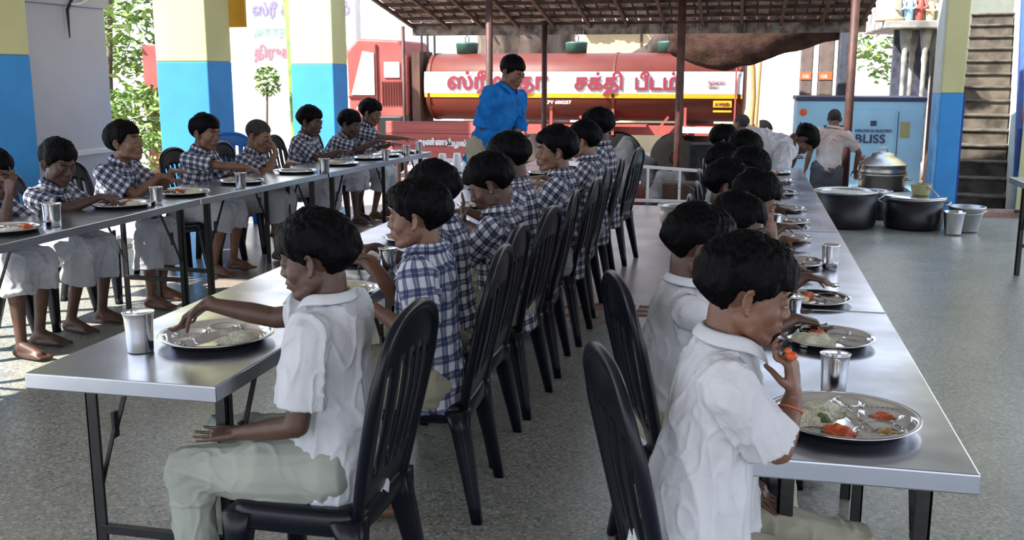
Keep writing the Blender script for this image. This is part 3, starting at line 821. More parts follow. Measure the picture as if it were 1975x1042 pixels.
# ================================================================== furniture
def make_chair(mt):
    t = thing('plastic_chair', 'x', 'chair')
    # seat with turned-down apron, front at +x
    bm = B(); n = 28; rings = []
    def outline(sx, sy, z, dz=0):
        r = []
        for j in range(n):
            a = 2 * PI * j / n; c, s_ = math.cos(a), math.sin(a)
            x = math.copysign(abs(c) ** .38, c) * sx; y = math.copysign(abs(s_) ** .38, s_) * sy * (1.0 + .06 * (1 if c > 0 else -1) * abs(c))
            r.append(V(x, y, z + dz * (1 if c > .5 else 0)))
        return r
    rings = [outline(.187, .200, .352), outline(.194, .208, .36), outline(.194, .208, .405), outline(.187, .200, .42), outline(.155, .165, .418), outline(.11, .115, .408), outline(.02, .02, .402)]
    rings += []
    vr = loft(bm, rings[:], cap=True)
    obj('seat', bm, mt, t, True)
    # legs: tapered angle-shaped posts, splayed
    for sx in (1, -1):
        for sy in (1, -1):
            bm = B(); rings = []
            for k in range(7):
                f = k / 6; z = .40 * (1 - f)
                w = .050 * (1 - f) + .027 * f; d = .058 * (1 - f) + .030 * f
                if k == 0: w *= 1.25; d *= 1.3
                cx = sx * (.155 + (.045 if sx > 0 else .075) * f); cy = sy * (.172 + .040 * f)
                rings.append([V(cx + i * w * .62, cy + j * d * .62, z) for i, j in ((-1, -1), (-.3, -1.1), (.3, -1.1), (1, -1), (1.1, 0), (1, 1), (.3, 1.1), (-.3, 1.1), (-1, 1), (-1.1, 0))])
            loft(bm, rings); obj('leg', bm, mt, t, True)
    # back: arched panel with long slots and a thick rolled rim
    bm = B(); nx, nz = 26, 22
    def bp(u, v):
        w = .168 + .045 * math.sin(min(1, v * 1.25) * PI / 2) - .02 * max(0, v - .8) * 2
        y = u * w
        arch = .075 * (1 - abs(u) ** 2.6)
        z = .40 + v * (.465 + arch)
        x = -.175 - .090 * v - .012 * v * v - .028 * (1 - u * u) * math.sin(v * PI * .9)
        return V(x, y, z)
    grid = [[None] * (nx + 1) for _ in range(nz + 1)]
    for i in range(nz + 1):
        for j in range(nx + 1): grid[i][j] = bm.verts.new(bp(-1 + 2 * j / nx, i / nz))
    for i in range(nz):
        for j in range(nx):
            slot = 5 <= i <= 16 and j in (3, 4, 8, 9, 12, 13, 16, 17, 21, 22)
            if not slot: bm.faces.new((grid[i][j], grid[i][j + 1], grid[i + 1][j + 1], grid[i + 1][j]))
    bmesh.ops.delete(bm, geom=[v for v in bm.verts if not v.link_faces], context='VERTS')
    bk = obj('backrest', bm, mt, t, True)
    md = bk.modifiers.new('thick', 'SOLIDIFY'); md.thickness = .009; md.offset = 0
    bm = B()
    pts = [bp(-1, v / 10) for v in range(0, 10)] + [bp(-1 + 2 * q / 16, 1) for q in range(0, 17)] + [bp(1, v / 10) for v in range(9, -1, -1)]
    # round the top corners
    sm = [pts[0]] + [(pts[i - 1] + pts[i] * 2 + pts[i + 1]) / 4 for i in range(1, len(pts) - 1)] + [pts[-1]]
    sm = [sm[0]] + [(sm[i - 1] + sm[i] * 2 + sm[i + 1]) / 4 for i in range(1, len(sm) - 1)] + [sm[-1]]
    tube(bm, sm, [.017 if 8 < i < 28 else .021 for i in range(len(sm))], 10, True, flat=.8)
    obj('back_rim', bm, mt, t, True)
    return t

chair_proto = {}
def chair(x, y, rz, label, group='navy-black plastic chairs at the dining tables', m='chair_black', z=0):
    if m not in chair_proto:
        c = make_chair(M[m]); chair_proto[m] = c
    else: c = copy_tree(chair_proto[m])
    c.location = (x, y, z); c.rotation_euler = (0, 0, rz)
    tag(c, label, 'chair', group); return c

def table(x0, x1, y0, y1, label, z=.75, rz=0, cross=.22, group='steel-topped folding dining tables', braces=True):
    """steel-topped folding table; legs in pairs near each end"""
    t = thing('dining_table', label, 'table', (x0, y0, 0), rz, group)
    w, l = x1 - x0, y1 - y0
    bm = B(); box(bm, 0, w, 0, l, z - .045, z); top = obj('tabletop', bm, M['steel_top'], t, bevel=.004)
    for ye, s_ in ((.16, 1), (l - .16, -1)):
        for xe in (.085, w - .075):
            bm = B(); q = .012 if xe < w / 2 else -.0
            box(bm, xe - .018, xe + .018, ye - .006, ye + .006, 0, z - .045)
            box(bm, xe - .018 if xe < w / 2 else xe + .010, xe - .010 if xe < w / 2 else xe + .018, ye - .006, ye + .030, 0, z - .045)
            leg = obj('leg', bm, M['black_metal'], t, bevel=.002)
            if braces:
                bm = B(); bar(bm, (xe, ye + s_ * .015, .36), (xe, ye + s_ * .10, .52), .012, .006); bar(bm, (xe, ye + s_ * .10, .50), (xe, ye + s_ * .22, z - .05), .014, .006)
                bar(bm, (xe, ye + s_ * .10, .48), (xe, ye + s_ * .10, .56), .022, .010)
                obj('folding_brace', bm, M['black_metal'], leg)
        bm = B(); box(bm, .085, w - .075, ye - .008, ye + .012, cross, cross + .028); obj('crossbar', bm, M['black_metal'], t, bevel=.002)
    return t

def make_plate():
    """round compartment plate: small round wells on one side, one large well"""
    t = thing('compartment_plate', 'x', 'plate')
    bm = B(); nr, na = 34, 96; R0 = .15
    def h(x, y):
        r = math.hypot(x, y)
        if r > R0 * .93: 
            return .020 + .002 * math.sin((r - R0 * .93) / (R0 * .07) * PI)
        f = max(0, min(1, (r - R0 * .80) / (R0 * .13)))
        z = .003 + .017 * f * f
        ridge = 0
        for cx, cy, cr in ((.062, .062, .044), (.084, -.028, .040), (-.02, .098, .034)):
            d = abs(math.hypot(x - cx, y - cy) - cr)
            ridge = max(ridge, 1 - d / .012)
        d = abs(x * .80 + y * .60 - .030); 
        if math.hypot(x - .09, y - .05) > .05: ridge = max(ridge, (1 - d / .012) * .9)
        if ridge > 0: z = max(z, .003 + .013 * (ridge * ridge * (3 - 2 * ridge)))
        return z
    rows = []
    for i in range(1, nr + 1):
        r = R0 * i / nr
        rows.append([bm.verts.new((r * math.cos(2 * PI * j / na), r * math.sin(2 * PI * j / na), h(r * math.cos(2 * PI * j / na), r * math.sin(2 * PI * j / na)))) for j in range(na)])
    c = bm.verts.new((0, 0, h(0, 0)))
    for j in range(na): bm.faces.new((c, rows[0][j], rows[0][(j + 1) % na]))
    for i in range(nr - 1):
        for j in range(na): bm.faces.new((rows[i][j], rows[i + 1][j], rows[i + 1][(j + 1) % na], rows[i][(j + 1) % na]))
    # rolled lip and underside
    prev = rows[-1]
    for r, z in ((R0 + .0015, .0215), (R0 + .001, .0185), (R0 - .006, .0175), (R0 * .82, .0005), (R0 * .5, .0002)):
        cur = [bm.verts.new((r * math.cos(2 * PI * j / na), r * math.sin(2 * PI * j / na), z)) for j in range(na)]
        for j in range(na): bm.faces.new((prev[j], cur[j], cur[(j + 1) % na], prev[(j + 1) % na]))
        prev = cur
    cb = bm.verts.new((0, 0, .0002))
    for j in range(na): bm.faces.new((prev[j], cb, prev[(j + 1) % na]))
    me = bpy.data.meshes.new('compartment_plate'); bmesh.ops.recalc_face_normals(bm, faces=bm.faces); bm.to_mesh(me); bm.free()
    return me

bpy_plate = None
def lump_mesh(seed, rx, ry, rz_, freq=28, amp=.3):
    bm = B(); nu, nv = 36, 16; rows = []
    for i in range(1, nv):
        ph = PI * .5 * i / (nv - 1); row = []
        for j in range(nu):
            th = 2 * PI * j / nu
            d = V(math.sin(ph) * math.cos(th), math.sin(ph) * math.sin(th), math.cos(ph))
            k = 1 + amp * noise.noise(d * 1.6 + V(seed * 3, 0, 0)) + .07 * noise.noise(d * 9 + V(0, seed, 0)) + .05 * noise.noise(d * 22)
            row.append(V(d.x * rx * k, d.y * ry * k, d.z * rz_ * k))
        rows.append(row)
    vr = [[bm.verts.new(p) for p in r] for r in rows]
    for a_, b_ in zip(vr, vr[1:]):
        for j in range(nu): bm.faces.new((a_[j], b_[j], b_[(j + 1) % nu], a_[(j + 1) % nu]))
    c = bm.verts.new((0, 0, rz_)); 
    for j in range(nu): bm.faces.new((c, vr[0][j], vr[0][(j + 1) % nu]))
    cb = bm.verts.new((0, 0, 0))
    for j in range(nu): bm.faces.new((vr[-1][j], cb, vr[-1][(j + 1) % nu]))
    bmesh.ops.recalc_face_normals(bm, faces=bm.faces)
    me = bpy.data.meshes.new('lump'); bm.to_mesh(me); bm.free(); return me
PLATE = make_plate_mesh = None
_pl = make_plate(); 
for o_ in [o for o in COL.objects if o.name.startswith('compartment_plate') and o.type == 'EMPTY']: bpy.data.objects.remove(o_)
_pl.materials.append(M['steel']); _pl.polygons.foreach_set('use_smooth', [True] * len(_pl.polygons))
rice_me = [lump_mesh(k, .062, .048, .020) for k in range(4)]
curry_me = [lump_mesh(k + 9, .030, .026, .021, amp=.4) for k in range(3)]
for me in rice_me: me.name = 'rice_heap'; me.materials.append(M['rice']); me.polygons.foreach_set('use_smooth', [True] * len(me.polygons))
for me in curry_me: me.name = 'red_curry'; me.materials.append(M['curry']); me.polygons.foreach_set('use_smooth', [True] * len(me.polygons))

def plate(x, y, which, rot=0, z=.7505, s=1.0, rice=True, curry=True, k=0, rloc=(-.055, -.035), cloc=(.035, -.062), where=''):
    o = bpy.data.objects.new('compartment_plate', _pl); COL.objects.link(o)
    o.location = (x, y, z); o.rotation_euler = (0, 0, rot); o.scale = (s, s, s)
    tag(o, which, 'plate', 'steel compartment plates on the tables')
    who = which.split(' plate ', 1)[1]
    Rm = Matrix.Rotation(rot, 3, 'Z')
    if rice:
        r = bpy.data.objects.new('rice_heap', rice_me[k % 4]); COL.objects.link(r)
        p = Rm @ V(rloc[0] * s, rloc[1] * s, 0); r.location = (x + p.x, y + p.y, z + .0035 * s); r.rotation_euler = (0, 0, k * 1.3); r.scale = (s, s, s * (1 + .15 * (k % 3)))
        tag(r, 'heap of white rice on the plate ' + who, 'rice', 'rice on the plates', 'stuff')
    if curry:
        r = bpy.data.objects.new('red_curry', curry_me[k % 3]); COL.objects.link(r)
        p = Rm @ V(cloc[0] * s, cloc[1] * s, 0); r.location = (x + p.x, y + p.y, z + .0035 * s); r.rotation_euler = (0, 0, k * 2.1); r.scale = (s, s, s)
        tag(r, 'orange-red curry on the plate ' + who, 'curry', 'curry on the plates', 'stuff')
    return o

def make_tumbler():
    bm = B()
    lathe(bm, [(0, .002), (.028, .002), (.030, .0), (.0315, .003), (.0325, .030), (.0328, .032), (.0335, .060), (.0338, .062), (.0355, .088), (.0385, .100), (.0395, .1015), (.0385, .102), (.0365, .098), (.0345, .088), (.031, .01), (0, .008)], 40)
    bmesh.ops.recalc_face_normals(bm, faces=bm.faces)
    me = bpy.data.meshes.new('tumbler'); bm.to_mesh(me); bm.free(); me.materials.append(M['steel']); me.polygons.foreach_set('use_smooth', [True] * len(me.polygons)); return me
_tum = make_tumbler()
bm = B(); lathe(bm, [(0, .001), (.028, .001), (.0325, .03), (.034, .062), (.036, .098), (.0365, .102), (.0345, .102), (.033, .062), (.030, .006), (0, .006)], 40)
bmesh.ops.recalc_face_normals(bm, faces=bm.faces)
_tum_plain = bpy.data.meshes.new('tumbler_straight'); bm.to_mesh(_tum_plain); bm.free(); _tum_plain.materials.append(M['steel']); _tum_plain.polygons.foreach_set('use_smooth', [True] * len(_tum_plain.polygons))
def tumbler(x, y, label, s=1.0, z=.7505, plain=False):
    o = bpy.data.objects.new('tumbler', _tum_plain if plain else _tum); COL.objects.link(o); o.location = (x, y, z); o.scale = (s, s, s)
    tag(o, label, 'tumbler', 'steel tumblers on the tables'); return o
# ================================================================== dining tables
RT = [(2.09, 3.52), (3.535, 5.33), (5.345, 7.14), (7.155, 8.95)]
rn = ['nearest steel-topped table of the right-hand row, bare end towards the viewer', 'second steel-topped table of the right-hand row, just past the first seam', 'third steel-topped table of the right-hand row, below the leaning heads', 'farthest steel-topped table of the right-hand row, beside the bending man']
for (a, b), l in zip(RT, rn): table(.045, .50, a, b, l, rz=0)
MT = [(2.28, 3.98), (3.995, 5.75), (5.765, 7.5), (7.515, 9.25)]
mn = ['nearest steel-topped table of the middle row, with a tumbler near its bare end', 'second steel-topped table of the middle row, in front of the blurred boy', 'third steel-topped table of the middle row, hidden by checked shirts', 'farthest steel-topped table of the middle row, beside the man in blue']
for (a, b), l in zip(MT, mn): table(-1.875, -1.305, a, b, l)
for (x0, y0, ln, rz, l) in ((-3.975, 2.08, 1.75, 0, 'steel-topped table of the left row running out of the left frame edge'),
                            (-3.98, 3.85, 2.08, .0, 'steel-topped table of the left row in front of the boy looking up'),
                            (-3.975, 5.95, 1.80, -.068, 'steel-topped table of the left row in front of the crop-haired boy'),
                            (-3.845, 7.77, 2.28, -.075, 'farthest steel-topped table of the left row, ending near the red board')):
    table(x0, x0 + .57, y0, y0 + ln, l, rz=rz)
# table end at the right frame edge
t = table(2.04, 2.67, 7.0, 8.55, 'black-legged table cut off by the right frame edge near the stairs', cross=.22)
bm = B(); box(bm, .08, .55, 1.61, 1.63, .46, .485); obj('crossbar', bm, M['black_metal'], t)

# ================================================================== plates and tumblers
G = 'plate '
rp = [(.255, 2.35, -.35, 1.13), (.275, 3.10, .35, .92), (.27, 3.66, .1, .86), (.23, 4.37, .3, .90), (.20, 5.02, .5, .93), (.245, 5.60, .2, .86), (.25, 6.13, .2, .88), (.24, 6.95, .4, .9), (.25, 7.75, .1, .9), (.27, 8.4, .1, .9)]
rl = ['of the front boy in white on the right, nearest the viewer', 'of rice by the raised wrist, second from the viewer', 'with a dark rim, third from the viewer on the right-hand table', 'beside the straight-sided tumbler on the right-hand table', 'under the outstretched brown hand on the right-hand table', 'just beyond the small tumbler on the right-hand table', 'sixth up from the raised wrist on the right-hand table', 'third from the far end of the right-hand table', 'second from the far end of the right-hand table', 'at the far end of the right-hand table']
for k, ((x, y, r, s), l) in enumerate(zip(rp, rl)):
    if k == 0:
        plate(x, y, 'round steel compartment plate ' + l, r, s=s, k=k, rice=True, curry=True, rloc=(-.068, -.028), cloc=(.016, -.082))
    else:
        plate(x, y, 'round steel compartment plate ' + l, r, s=s, k=k, rloc=(-.075, .0), cloc=(-.01, .06) if k in (1, 2) else (.01, -.02), curry=k not in (3, 5))
# extra food on the near right plate
def lump(name, me_seed, size, loc, m, label, cat, rz=0):
    me = lump_mesh(me_seed, *size, amp=.5); me.name = name; me.materials.append(m)
    me.polygons.foreach_set('use_smooth', [True] * len(me.polygons))
    o = bpy.data.objects.new(name, me); COL.objects.link(o); o.location = loc; o.rotation_euler = (0, 0, rz)
    tag(o, label, cat, None, 'stuff'); return o
lump('rice_heap', 21, (.050, .042, .024), (.205, 2.40, .754), M['rice'], 'second heap of rice at the back of the nearest right-hand plate', 'rice')
lump('green_vegetable', 23, (.020, .016, .018), (.205, 2.325, .762), M['greens'], 'dark green vegetable pieces in the rice of the nearest right-hand plate', 'vegetable')
lump('sambar', 24, (.033, .031, .008), (.345, 2.285, .755), M['sambar'], 'brown-yellow sambar in the front small well of the nearest right-hand plate', 'sambar')
lump('orange_pickle', 25, (.026, .022, .010), (.350, 2.395, .755), M['curry'], 'orange pickle in the rear small well of the nearest right-hand plate', 'pickle')
lump('rice_heap', 27, (.06, .05, .026), (.235, 3.06, .754), M['rice'], 'pale heap of rice filling the second right-hand plate', 'rice')
for x, y, l, s, pl in ((.253, 2.60, 'wide-rimmed steel tumbler behind the nearest right-hand plate', .98, False), (.177, 3.31, 'steel tumbler partly hidden behind the front right-hand boy\'s hand', .9, False),
                   (.07, 3.85, 'small steel tumbler beside the third right-hand plate', .9, False), (.375, 4.31, 'straight-sided steel tumbler near the outer edge of the right-hand table', 1.0, True),
                   (.18, 5.33, 'small steel tumbler below the boy with hand outstretched on the right', .85, False), (.10, 6.5, 'steel tumbler towards the far end of the right-hand table', .9, False), (.13, 7.35, 'steel tumbler by the bending man\'s hands', .9, False)):
    tumbler(x, y, l, s, plain=pl)
mp = [(-1.535, 2.71, 2.2, 1.14), (-1.43, 3.42, .5, .95), (-1.60, 4.05, .2, .95), (-1.55, 4.62, .2, .95), (-1.55, 5.2, .2, .9), (-1.55, 5.9, .2, .9), (-1.55, 6.6, .2, .9), (-1.55, 7.3, .2, .9), (-1.55, 7.95, .2, .9)]
ml = ['on the near end of the middle table, under the outstretched arm', 'with flat bread under the blurred boy\'s hands', 'seen past the blurred boy\'s chin on the middle table', 'on the middle table below the nose-touching boy', 'on the middle table behind the nose-touching boy\'s head', 'on the middle table in front of the sideways-looking boy', 'on the middle table between the sideways-looking boy and the next', 'second from the far end of the middle table', 'at the far end of the middle table']
for k, ((x, y, r, s), l) in enumerate(zip(mp, ml)):
    plate(x, y, 'round steel compartment plate ' + l, r, s=s, k=k + 1, curry=k > 1, rloc=(-.06, -.035) if k else (-.055, -.05))
lump('green_vegetable', 33, (.022, .018, .012), (-1.475, 2.685, .762), M['greens'], 'pale green vegetables beside the rice on the nearest middle-table plate', 'vegetable')
# folded flat bread on the blurred boy's plate
bm = B(); ell(bm, (-1.44, 3.42, .772), (.115, .085, .006), Matrix.Rotation(.05, 3, 'Y'), 24, 8)
tag(obj('flat_bread', bm, mat('pale_flat_bread', (.60, .60, .30), .7, var=.15, vscale=20, bump=.4), None, True), 'pale yellow-green flat bread on the blurred boy\'s plate', 'bread')
tumbler(-1.690, 2.545, 'large steel tumbler near the bare end of the middle table', 1.17)
tumbler(-1.385, 3.83, 'steel tumbler below the blurred boy\'s chin', 1.0)
tumbler(-1.70, 5.0, 'steel tumbler on the middle table behind the nose-touching boy', .95)
lp = [(-3.66, 4.42), (-3.66, 5.42), (-3.62, 6.06), (-3.58, 6.80), (-3.52, 7.62), (-3.44, 8.36), (-3.42, 8.98), (-3.38, 9.35), (-3.36, 9.78)]
ll = ['cut by the left frame edge', 'under the hand of the boy with bowed head on the left', 'in front of the left-row boy who looks up', 'in front of the round-faced left-row boy', 'in front of the crop-haired left-row boy', 'with pinkish food, before the dark-faced left-row boy', 'in front of the stooping left-row boy', 'third from the far end of the left table', 'at the far end of the left table']
for k, ((x, y), l) in enumerate(zip(lp, ll)):
    plate(x, y, 'round steel compartment plate ' + l, k * .7 + 2, s=1.24 - .03 * k, k=k, rloc=(-.05, -.03), cloc=(.04, -.07), curry=k not in (3, 4, 7))
for x, y, l, s in ((-3.53, 4.62, 'steel tumbler beside the plate cut by the left frame edge', 1.22), (-3.50, 5.55, 'steel tumbler in front of the left-row boy looking up', 1.1), (-3.42, 6.48, 'steel tumbler between the second and third left-row plates', 1.1),
                   (-3.27, 7.60, 'steel tumbler in front of the crop-haired left-row boy', 1.2), (-3.22, 8.9, 'steel tumbler by the stooping left-row boy\'s plate', 1.0), (-3.20, 9.45, 'steel tumbler third along near the far left table end', 1.0), (-3.2, 9.85, 'steel tumbler at the very end of the left table', 1.05),
                   (-3.70, 4.80, 'steel tumbler tucked behind the plate at the left frame edge', 1.0)):
    tumbler(x, y, l, s)

# ================================================================== chairs
CH = 'navy-black plastic chairs at the dining tables'
chair(-1.115, 2.50, PI - .02, 'dark plastic chair of the front boy in a white shirt, middle row')
mch = [(-1.09, 3.40, .05, 'dark plastic chair of the blurred boy in checks'), (-1.14, 3.92, 0, 'dark plastic chair behind the blurred boy, third in the middle row'),
       (-1.12, 4.52, -.05, 'dark plastic chair of the nose-touching boy'), (-1.12, 5.16, .05, 'dark plastic chair just beyond the nose-touching boy'),
       (-1.10, 5.80, 0, 'dark plastic chair of the sideways-looking boy'), (-1.12, 6.5, 0, 'dark plastic chair next beyond the sideways-looking boy'),
       (-1.12, 7.25, .04, 'dark plastic chair second from the end of the middle row'), (-1.10, 8.35, -.12, 'dark plastic chair at the far end of the middle row, near the railing')]
for x, y, r, l in mch: chair(x, y, PI + r, l)
rch = [(-.015, 2.25, .36, 'nearest dark plastic chair of the right-hand row, behind the front boy'), (-.09, 3.10, .34, 'dark plastic chair of the second white-shirted boy, right-hand row'),
       (.04, 3.95, .1, 'third dark plastic chair of the right-hand row'), (.05, 4.62, .1, 'fourth dark plastic chair of the right-hand row'), (.04, 5.1, 0, 'fifth dark plastic chair of the right-hand row'),
       (.05, 5.75, .1, 'sixth dark plastic chair of the right-hand row'), (.03, 6.5, .1, 'seventh dark plastic chair of the right-hand row'), (.03, 7.3, 0, 'last dark plastic chair of the right-hand row')]
for x, y, r, l in rch: chair(x, y, r, l)
lch = [(-4.22, 5.42, 0, 'dark plastic chair behind the left-row boy with bowed head'), (-4.30, 6.18, .0, 'dark plastic chair behind the left-row boy looking up'), (-4.28, 6.98, .9, 'empty-backed dark plastic chair turned askew before the blue pillar'),
       (-4.24, 7.45, 0, 'dark plastic chair of the round-faced left-row boy'), (-4.22, 8.2, 0, 'dark plastic chair of the crop-haired left-row boy'), (-4.2, 9.2, 0, 'dark plastic chair of the dark-faced left-row boy'),
       (-4.2, 10.1, 0, 'dark plastic chair of the stooping left-row boy'), (-4.15, 4.75, 0, 'dark plastic chair at the left frame edge')]
for x, y, r, l in lch: chair(x, y, r, l)
chair(-4.95, 9.3, -.9, 'bright blue plastic chair beside the middle blue pillar', None, 'chair_blue')

# ================================================================== the boys
LEGR = lambda x, y=0.10: (((x, -y, .44), (x + .02, -y - .01, .07)), ((x, y, .44), (x + .02, y + .01, .07)))
# ---- right-hand row, facing +x
person('boy in white shirt, nearest on the right, hand raised to his mouth', (-.085, 2.16, 0), .12, (.108, -.01, 1.088), s=1.02, hs=.95, hip_z=.49, yaw=.04, pitch=.24, roll=0,
       hand_r=(.205, -.075, .885), ep_r=(.170, -.13, .785), palm_r=(-.8, .35, .1), dir_r=(-.10, .10, 1), curl_r=(1.25, 1.1, .8), hand_l=(.12, .14, .62), legs=(((.36, -.11, .46), (.30, -.12, .07)), ((.38, .10, .46), (.34, .10, .07))),
       shirt='white_shirt', lower='khaki', skin='skin_b', vox=.0040, seed=1, fringe=.038, vol=.023, thread=True, spread=.05, long_shirt=.10, wr=.011, belly=1.2, thumb_in=.9, arm=.90, sleeve=.80)
person('boy in white shirt seated second on the right, head bowed towards his plate', (-.215, 3.12, 0), .25, (.100, 0, 1.015), s=.95, hs=1.0, hip_z=.46, yaw=-.05, pitch=.30, roll=0.0,
       hand_r=(.40, -.05, .80), dir_r=(1, .1, -.2), hand_l=(.38, .15, .79), shirt='white_shirt', lower='khaki', skin='skin_a', vox=.005, seed=2, fringe=.05, vol=.024, wr=.013, belly=1.1)
rows = [((-.15, 3.98, 0), .0, (.15, 0, .965), .42, 'boy third on the right, dark face turned down, arm stretched over his plate', dict(hand_r=(.40, -.22, .82), dir_r=(1, -.1, -.15), skin='skin_a', pitch=.30, yaw=-.15)),
        ((-.12, 4.66, 0), .05, (.19, 0, .985), .4, 'boy fourth on the right, leaning forward over the table', dict(skin='skin_b', pitch=.45, yaw=-.1, hand_r=(.27, -.06, .83), dir_r=(-.2, .2, 1))),
        ((-.15, 5.10, 0), .0, (.09, 0, .995), .3, 'boy fifth on the right, sitting upright with bushy hair', dict(skin='skin_a', pitch=.2)),
        ((-.12, 5.75, 0), .0, (.17, 0, 1.015), .3, 'boy sixth on the right, hair falling over his brow', dict(skin='skin_a', pitch=.45, hand_r=(.28, -.05, .84), dir_r=(-.2, .2, 1))),
        ((-.17, 6.35, 0), .0, (.07, 0, .99), .3, 'boy seventh on the right, half hidden between two heads', dict(skin='skin_a', pitch=.2)),
        ((-.13, 7.15, 0), .0, (.15, 0, 1.02), .3, 'boy eighth on the right, near the bending man', dict(skin='skin_a', pitch=.35)),
        ((-.19, 7.85, 0), .0, (.06, 0, 1.035), .3, 'boy farthest on the right, in front of the plant', dict(skin='skin_a', pitch=.15))]
for k, (l, r, h, w_, lab, kw) in enumerate(rows):
    kw.setdefault('hand_l', (.34, .14, .79))
    kw.setdefault('hand_r', (.36, -.10, .82))
    person(lab, l, r, h, s=.93, hs=1.0, hip_z=.46, shirt='white_shirt' if k != 5 else 'plaid', lower='khaki', vox=.0075, seed=k + 3, vol=.020 + .003 * (k % 3), **kw)
# ---- middle row, facing -x (rz about pi)
person('boy in white shirt, nearest in the middle, reaching a long arm to his tumbler', (-1.06, 2.50, 0), PI + .0, (.050, .0, 1.055), s=1.0, hs=1.0, hip_z=.49, yaw=.08, pitch=.16,
       hand_r=(.44, -.10, .890), elb_r=(.1, -.25, -1), palm_r=(-.5, .1, -.75), dir_r=(.85, .02, -.62), curl_r=(.45, .55, .5), hand_l=(.245, .12, .588), ep_l=(.035, .19, .650), palm_l=(0, -.3, -1), dir_l=(1, -.1, -.12), curl_l=(.15, .15, .1),
       legs=(((.42, -.12, .47), (.42, -.12, .07)), ((.40, .11, .47), (.38, .13, .07))),
       shirt='white_shirt', lower='khaki_greenish', skin='skin_a', vox=.0040, seed=11, fringe=.036, vol=.025, wr=.013, long_shirt=.09, belly=1.2, arm=1.05)
person('boy in faded checked shirt, second in the middle row, chewing with both hands up', (-1.04, 3.30, 0), PI + .05, (.045, 0, 1.060), s=1.0, hs=1.0, hip_z=.49, yaw=.05, pitch=.05,
       hand_r=(.235, -.06, .895), dir_r=(.9, .4, .5), elb_r=(0, -.4, -1), palm_r=(0, .3, -1), hand_l=(.190, .13, .78), ep_l=(-.04, .22, .67), dir_l=(1, -.15, .25), palm_l=(.2, 0, -1), curl_l=(.5, .55, .45),
       legs=(((.36, -.10, .48), (.30, -.10, .07)), ((.36, .11, .48), (.12, .13, .07))), shirt='plaid_soft', lower='khaki', bare_shin=True, skin='skin_b', vox=.005, seed=12, fringe=.046, vol=.025, long_shirt=.10, wr=.010, belly=1.1)
mid = [((-1.15, 3.92, 0), (.07, 0, 1.065), dict(skin='skin_a', pitch=.2), 'boy in checks hidden behind the blurred boy\'s head', 1.0),
       ((-1.03, 4.48, 0), (.09, 0, 1.045), dict(skin='skin_a', pitch=.48, yaw=.12, hand_l=(.20, .05, .865), dir_l=(.15, -.2, 1), palm_l=(-1, -.2, .2), elb_l=(.1, .6, -1)), 'boy in checks with bowed head, a hand at his nose', 1.06),
       ((-1.08, 5.12, 0), (.10, 0, 1.105), dict(skin='skin_a', pitch=.3), 'boy in checks whose hair rises behind the nose-touching boy', 1.05),
       ((-1.00, 5.74, 0), (.05, 0, 1.105), dict(skin='skin_b', pitch=.0, yaw=.30, vol=.027), 'thick-haired boy in checks looking sideways towards the viewer', 1.08),
       ((-1.01, 6.95, 0), (.06, 0, 1.085), dict(skin='skin_c', pitch=.1, yaw=-.1), 'boy in checks with neat short hair, second from the far end', 1.05),
       ((-1.03, 7.75, 0), (.06, 0, 1.135), dict(skin='skin_a', pitch=.15), 'boy in checks at the far end of the middle row', 1.12)]
for k, (l, h, kw, lab, hs_) in enumerate(mid):
    kw.setdefault('hand_l', (.32, .14, .80)); kw.setdefault('hand_r', (.36, -.10, .82)); kw.setdefault('vol', .024)
    person(lab, l, PI, h, s=1.04, hs=hs_, hip_z=.49, shirt='plaid', lower='dhoti' if k > 2 else 'khaki', bare_shin=True, vox=.006 if k in (1, 3) else .0075, seed=k + 20, long_shirt=.12, belly=1.1, **kw)
# ---- left row, facing +x
lft = [((-4.22, 4.80, 0), (.20, 0, 0.995), dict(skin='skin_a', pitch=.2, hand_r=(.34, -.06, .9), dir_r=(0, .2, 1)), 'boy at the left frame edge, only face and hand in view'),
       ((-4.20, 5.36, 0), (.18, 0, 1.010), dict(skin='skin_a', pitch=.30, yaw=-.38, hand_r=(.47, -.03, .82), dir_r=(1, .15, -.25), elb_r=(-.1, -.8, -.45), curl_r=(.6, .7, .5)), 'boy in checks with bowed head reaching into his plate, left row'),
       ((-4.20, 6.04, 0), (.19, 0, 1.090), dict(skin='skin_b', pitch=-.15, yaw=.0, hand_r=(.42, .02, .875), dir_r=(1, .3, -.3), elb_r=(-.1, -.5, -1), hand_l=(.45, .12, .90)), 'boy in checks looking up over the plates, left row'),
       ((-4.24, 7.14, 0), (.20, 0, 1.090), dict(skin='skin_b', pitch=.12, yaw=-.22, hand_r=(.56, -.05, .84), dir_r=(1, .1, -.35), elb_r=(-.1, -.8, -.6)), 'round-faced boy in checks with his forearm along the table, left row'),
       ((-4.16, 7.86, 0), (.20, 0, 1.025), dict(skin='skin_c', pitch=.30, yaw=-.15, style='crop', hand_r=(.37, -.04, .90), dir_r=(-.4, .3, .8), palm_r=(-1, 0, 0), elb_r=(.2, -.6, -1)), 'crop-haired boy in checks eating with his hand at his mouth, left row'),
       ((-4.16, 8.90, 0), (.21, 0, 1.095), dict(skin='skin_a', pitch=.20, yaw=-.1, hand_r=(.50, -.03, .83)), 'dark-faced boy in checks before the far blue pillar, left row'),
       ((-4.26, 9.90, 0), (.30, 0, 1.025), dict(skin='skin_a', pitch=.30, yaw=-.1, hand_r=(.60, -.03, .86)), 'stooping boy in checks near the far end, left row'),
       ((-4.10, 10.30, 0), (.22, 0, 1.125), dict(skin='skin_b', pitch=.30, hand_r=(.60, .0, .86), style='full'), 'last boy in checks in front of the truck, left row')]
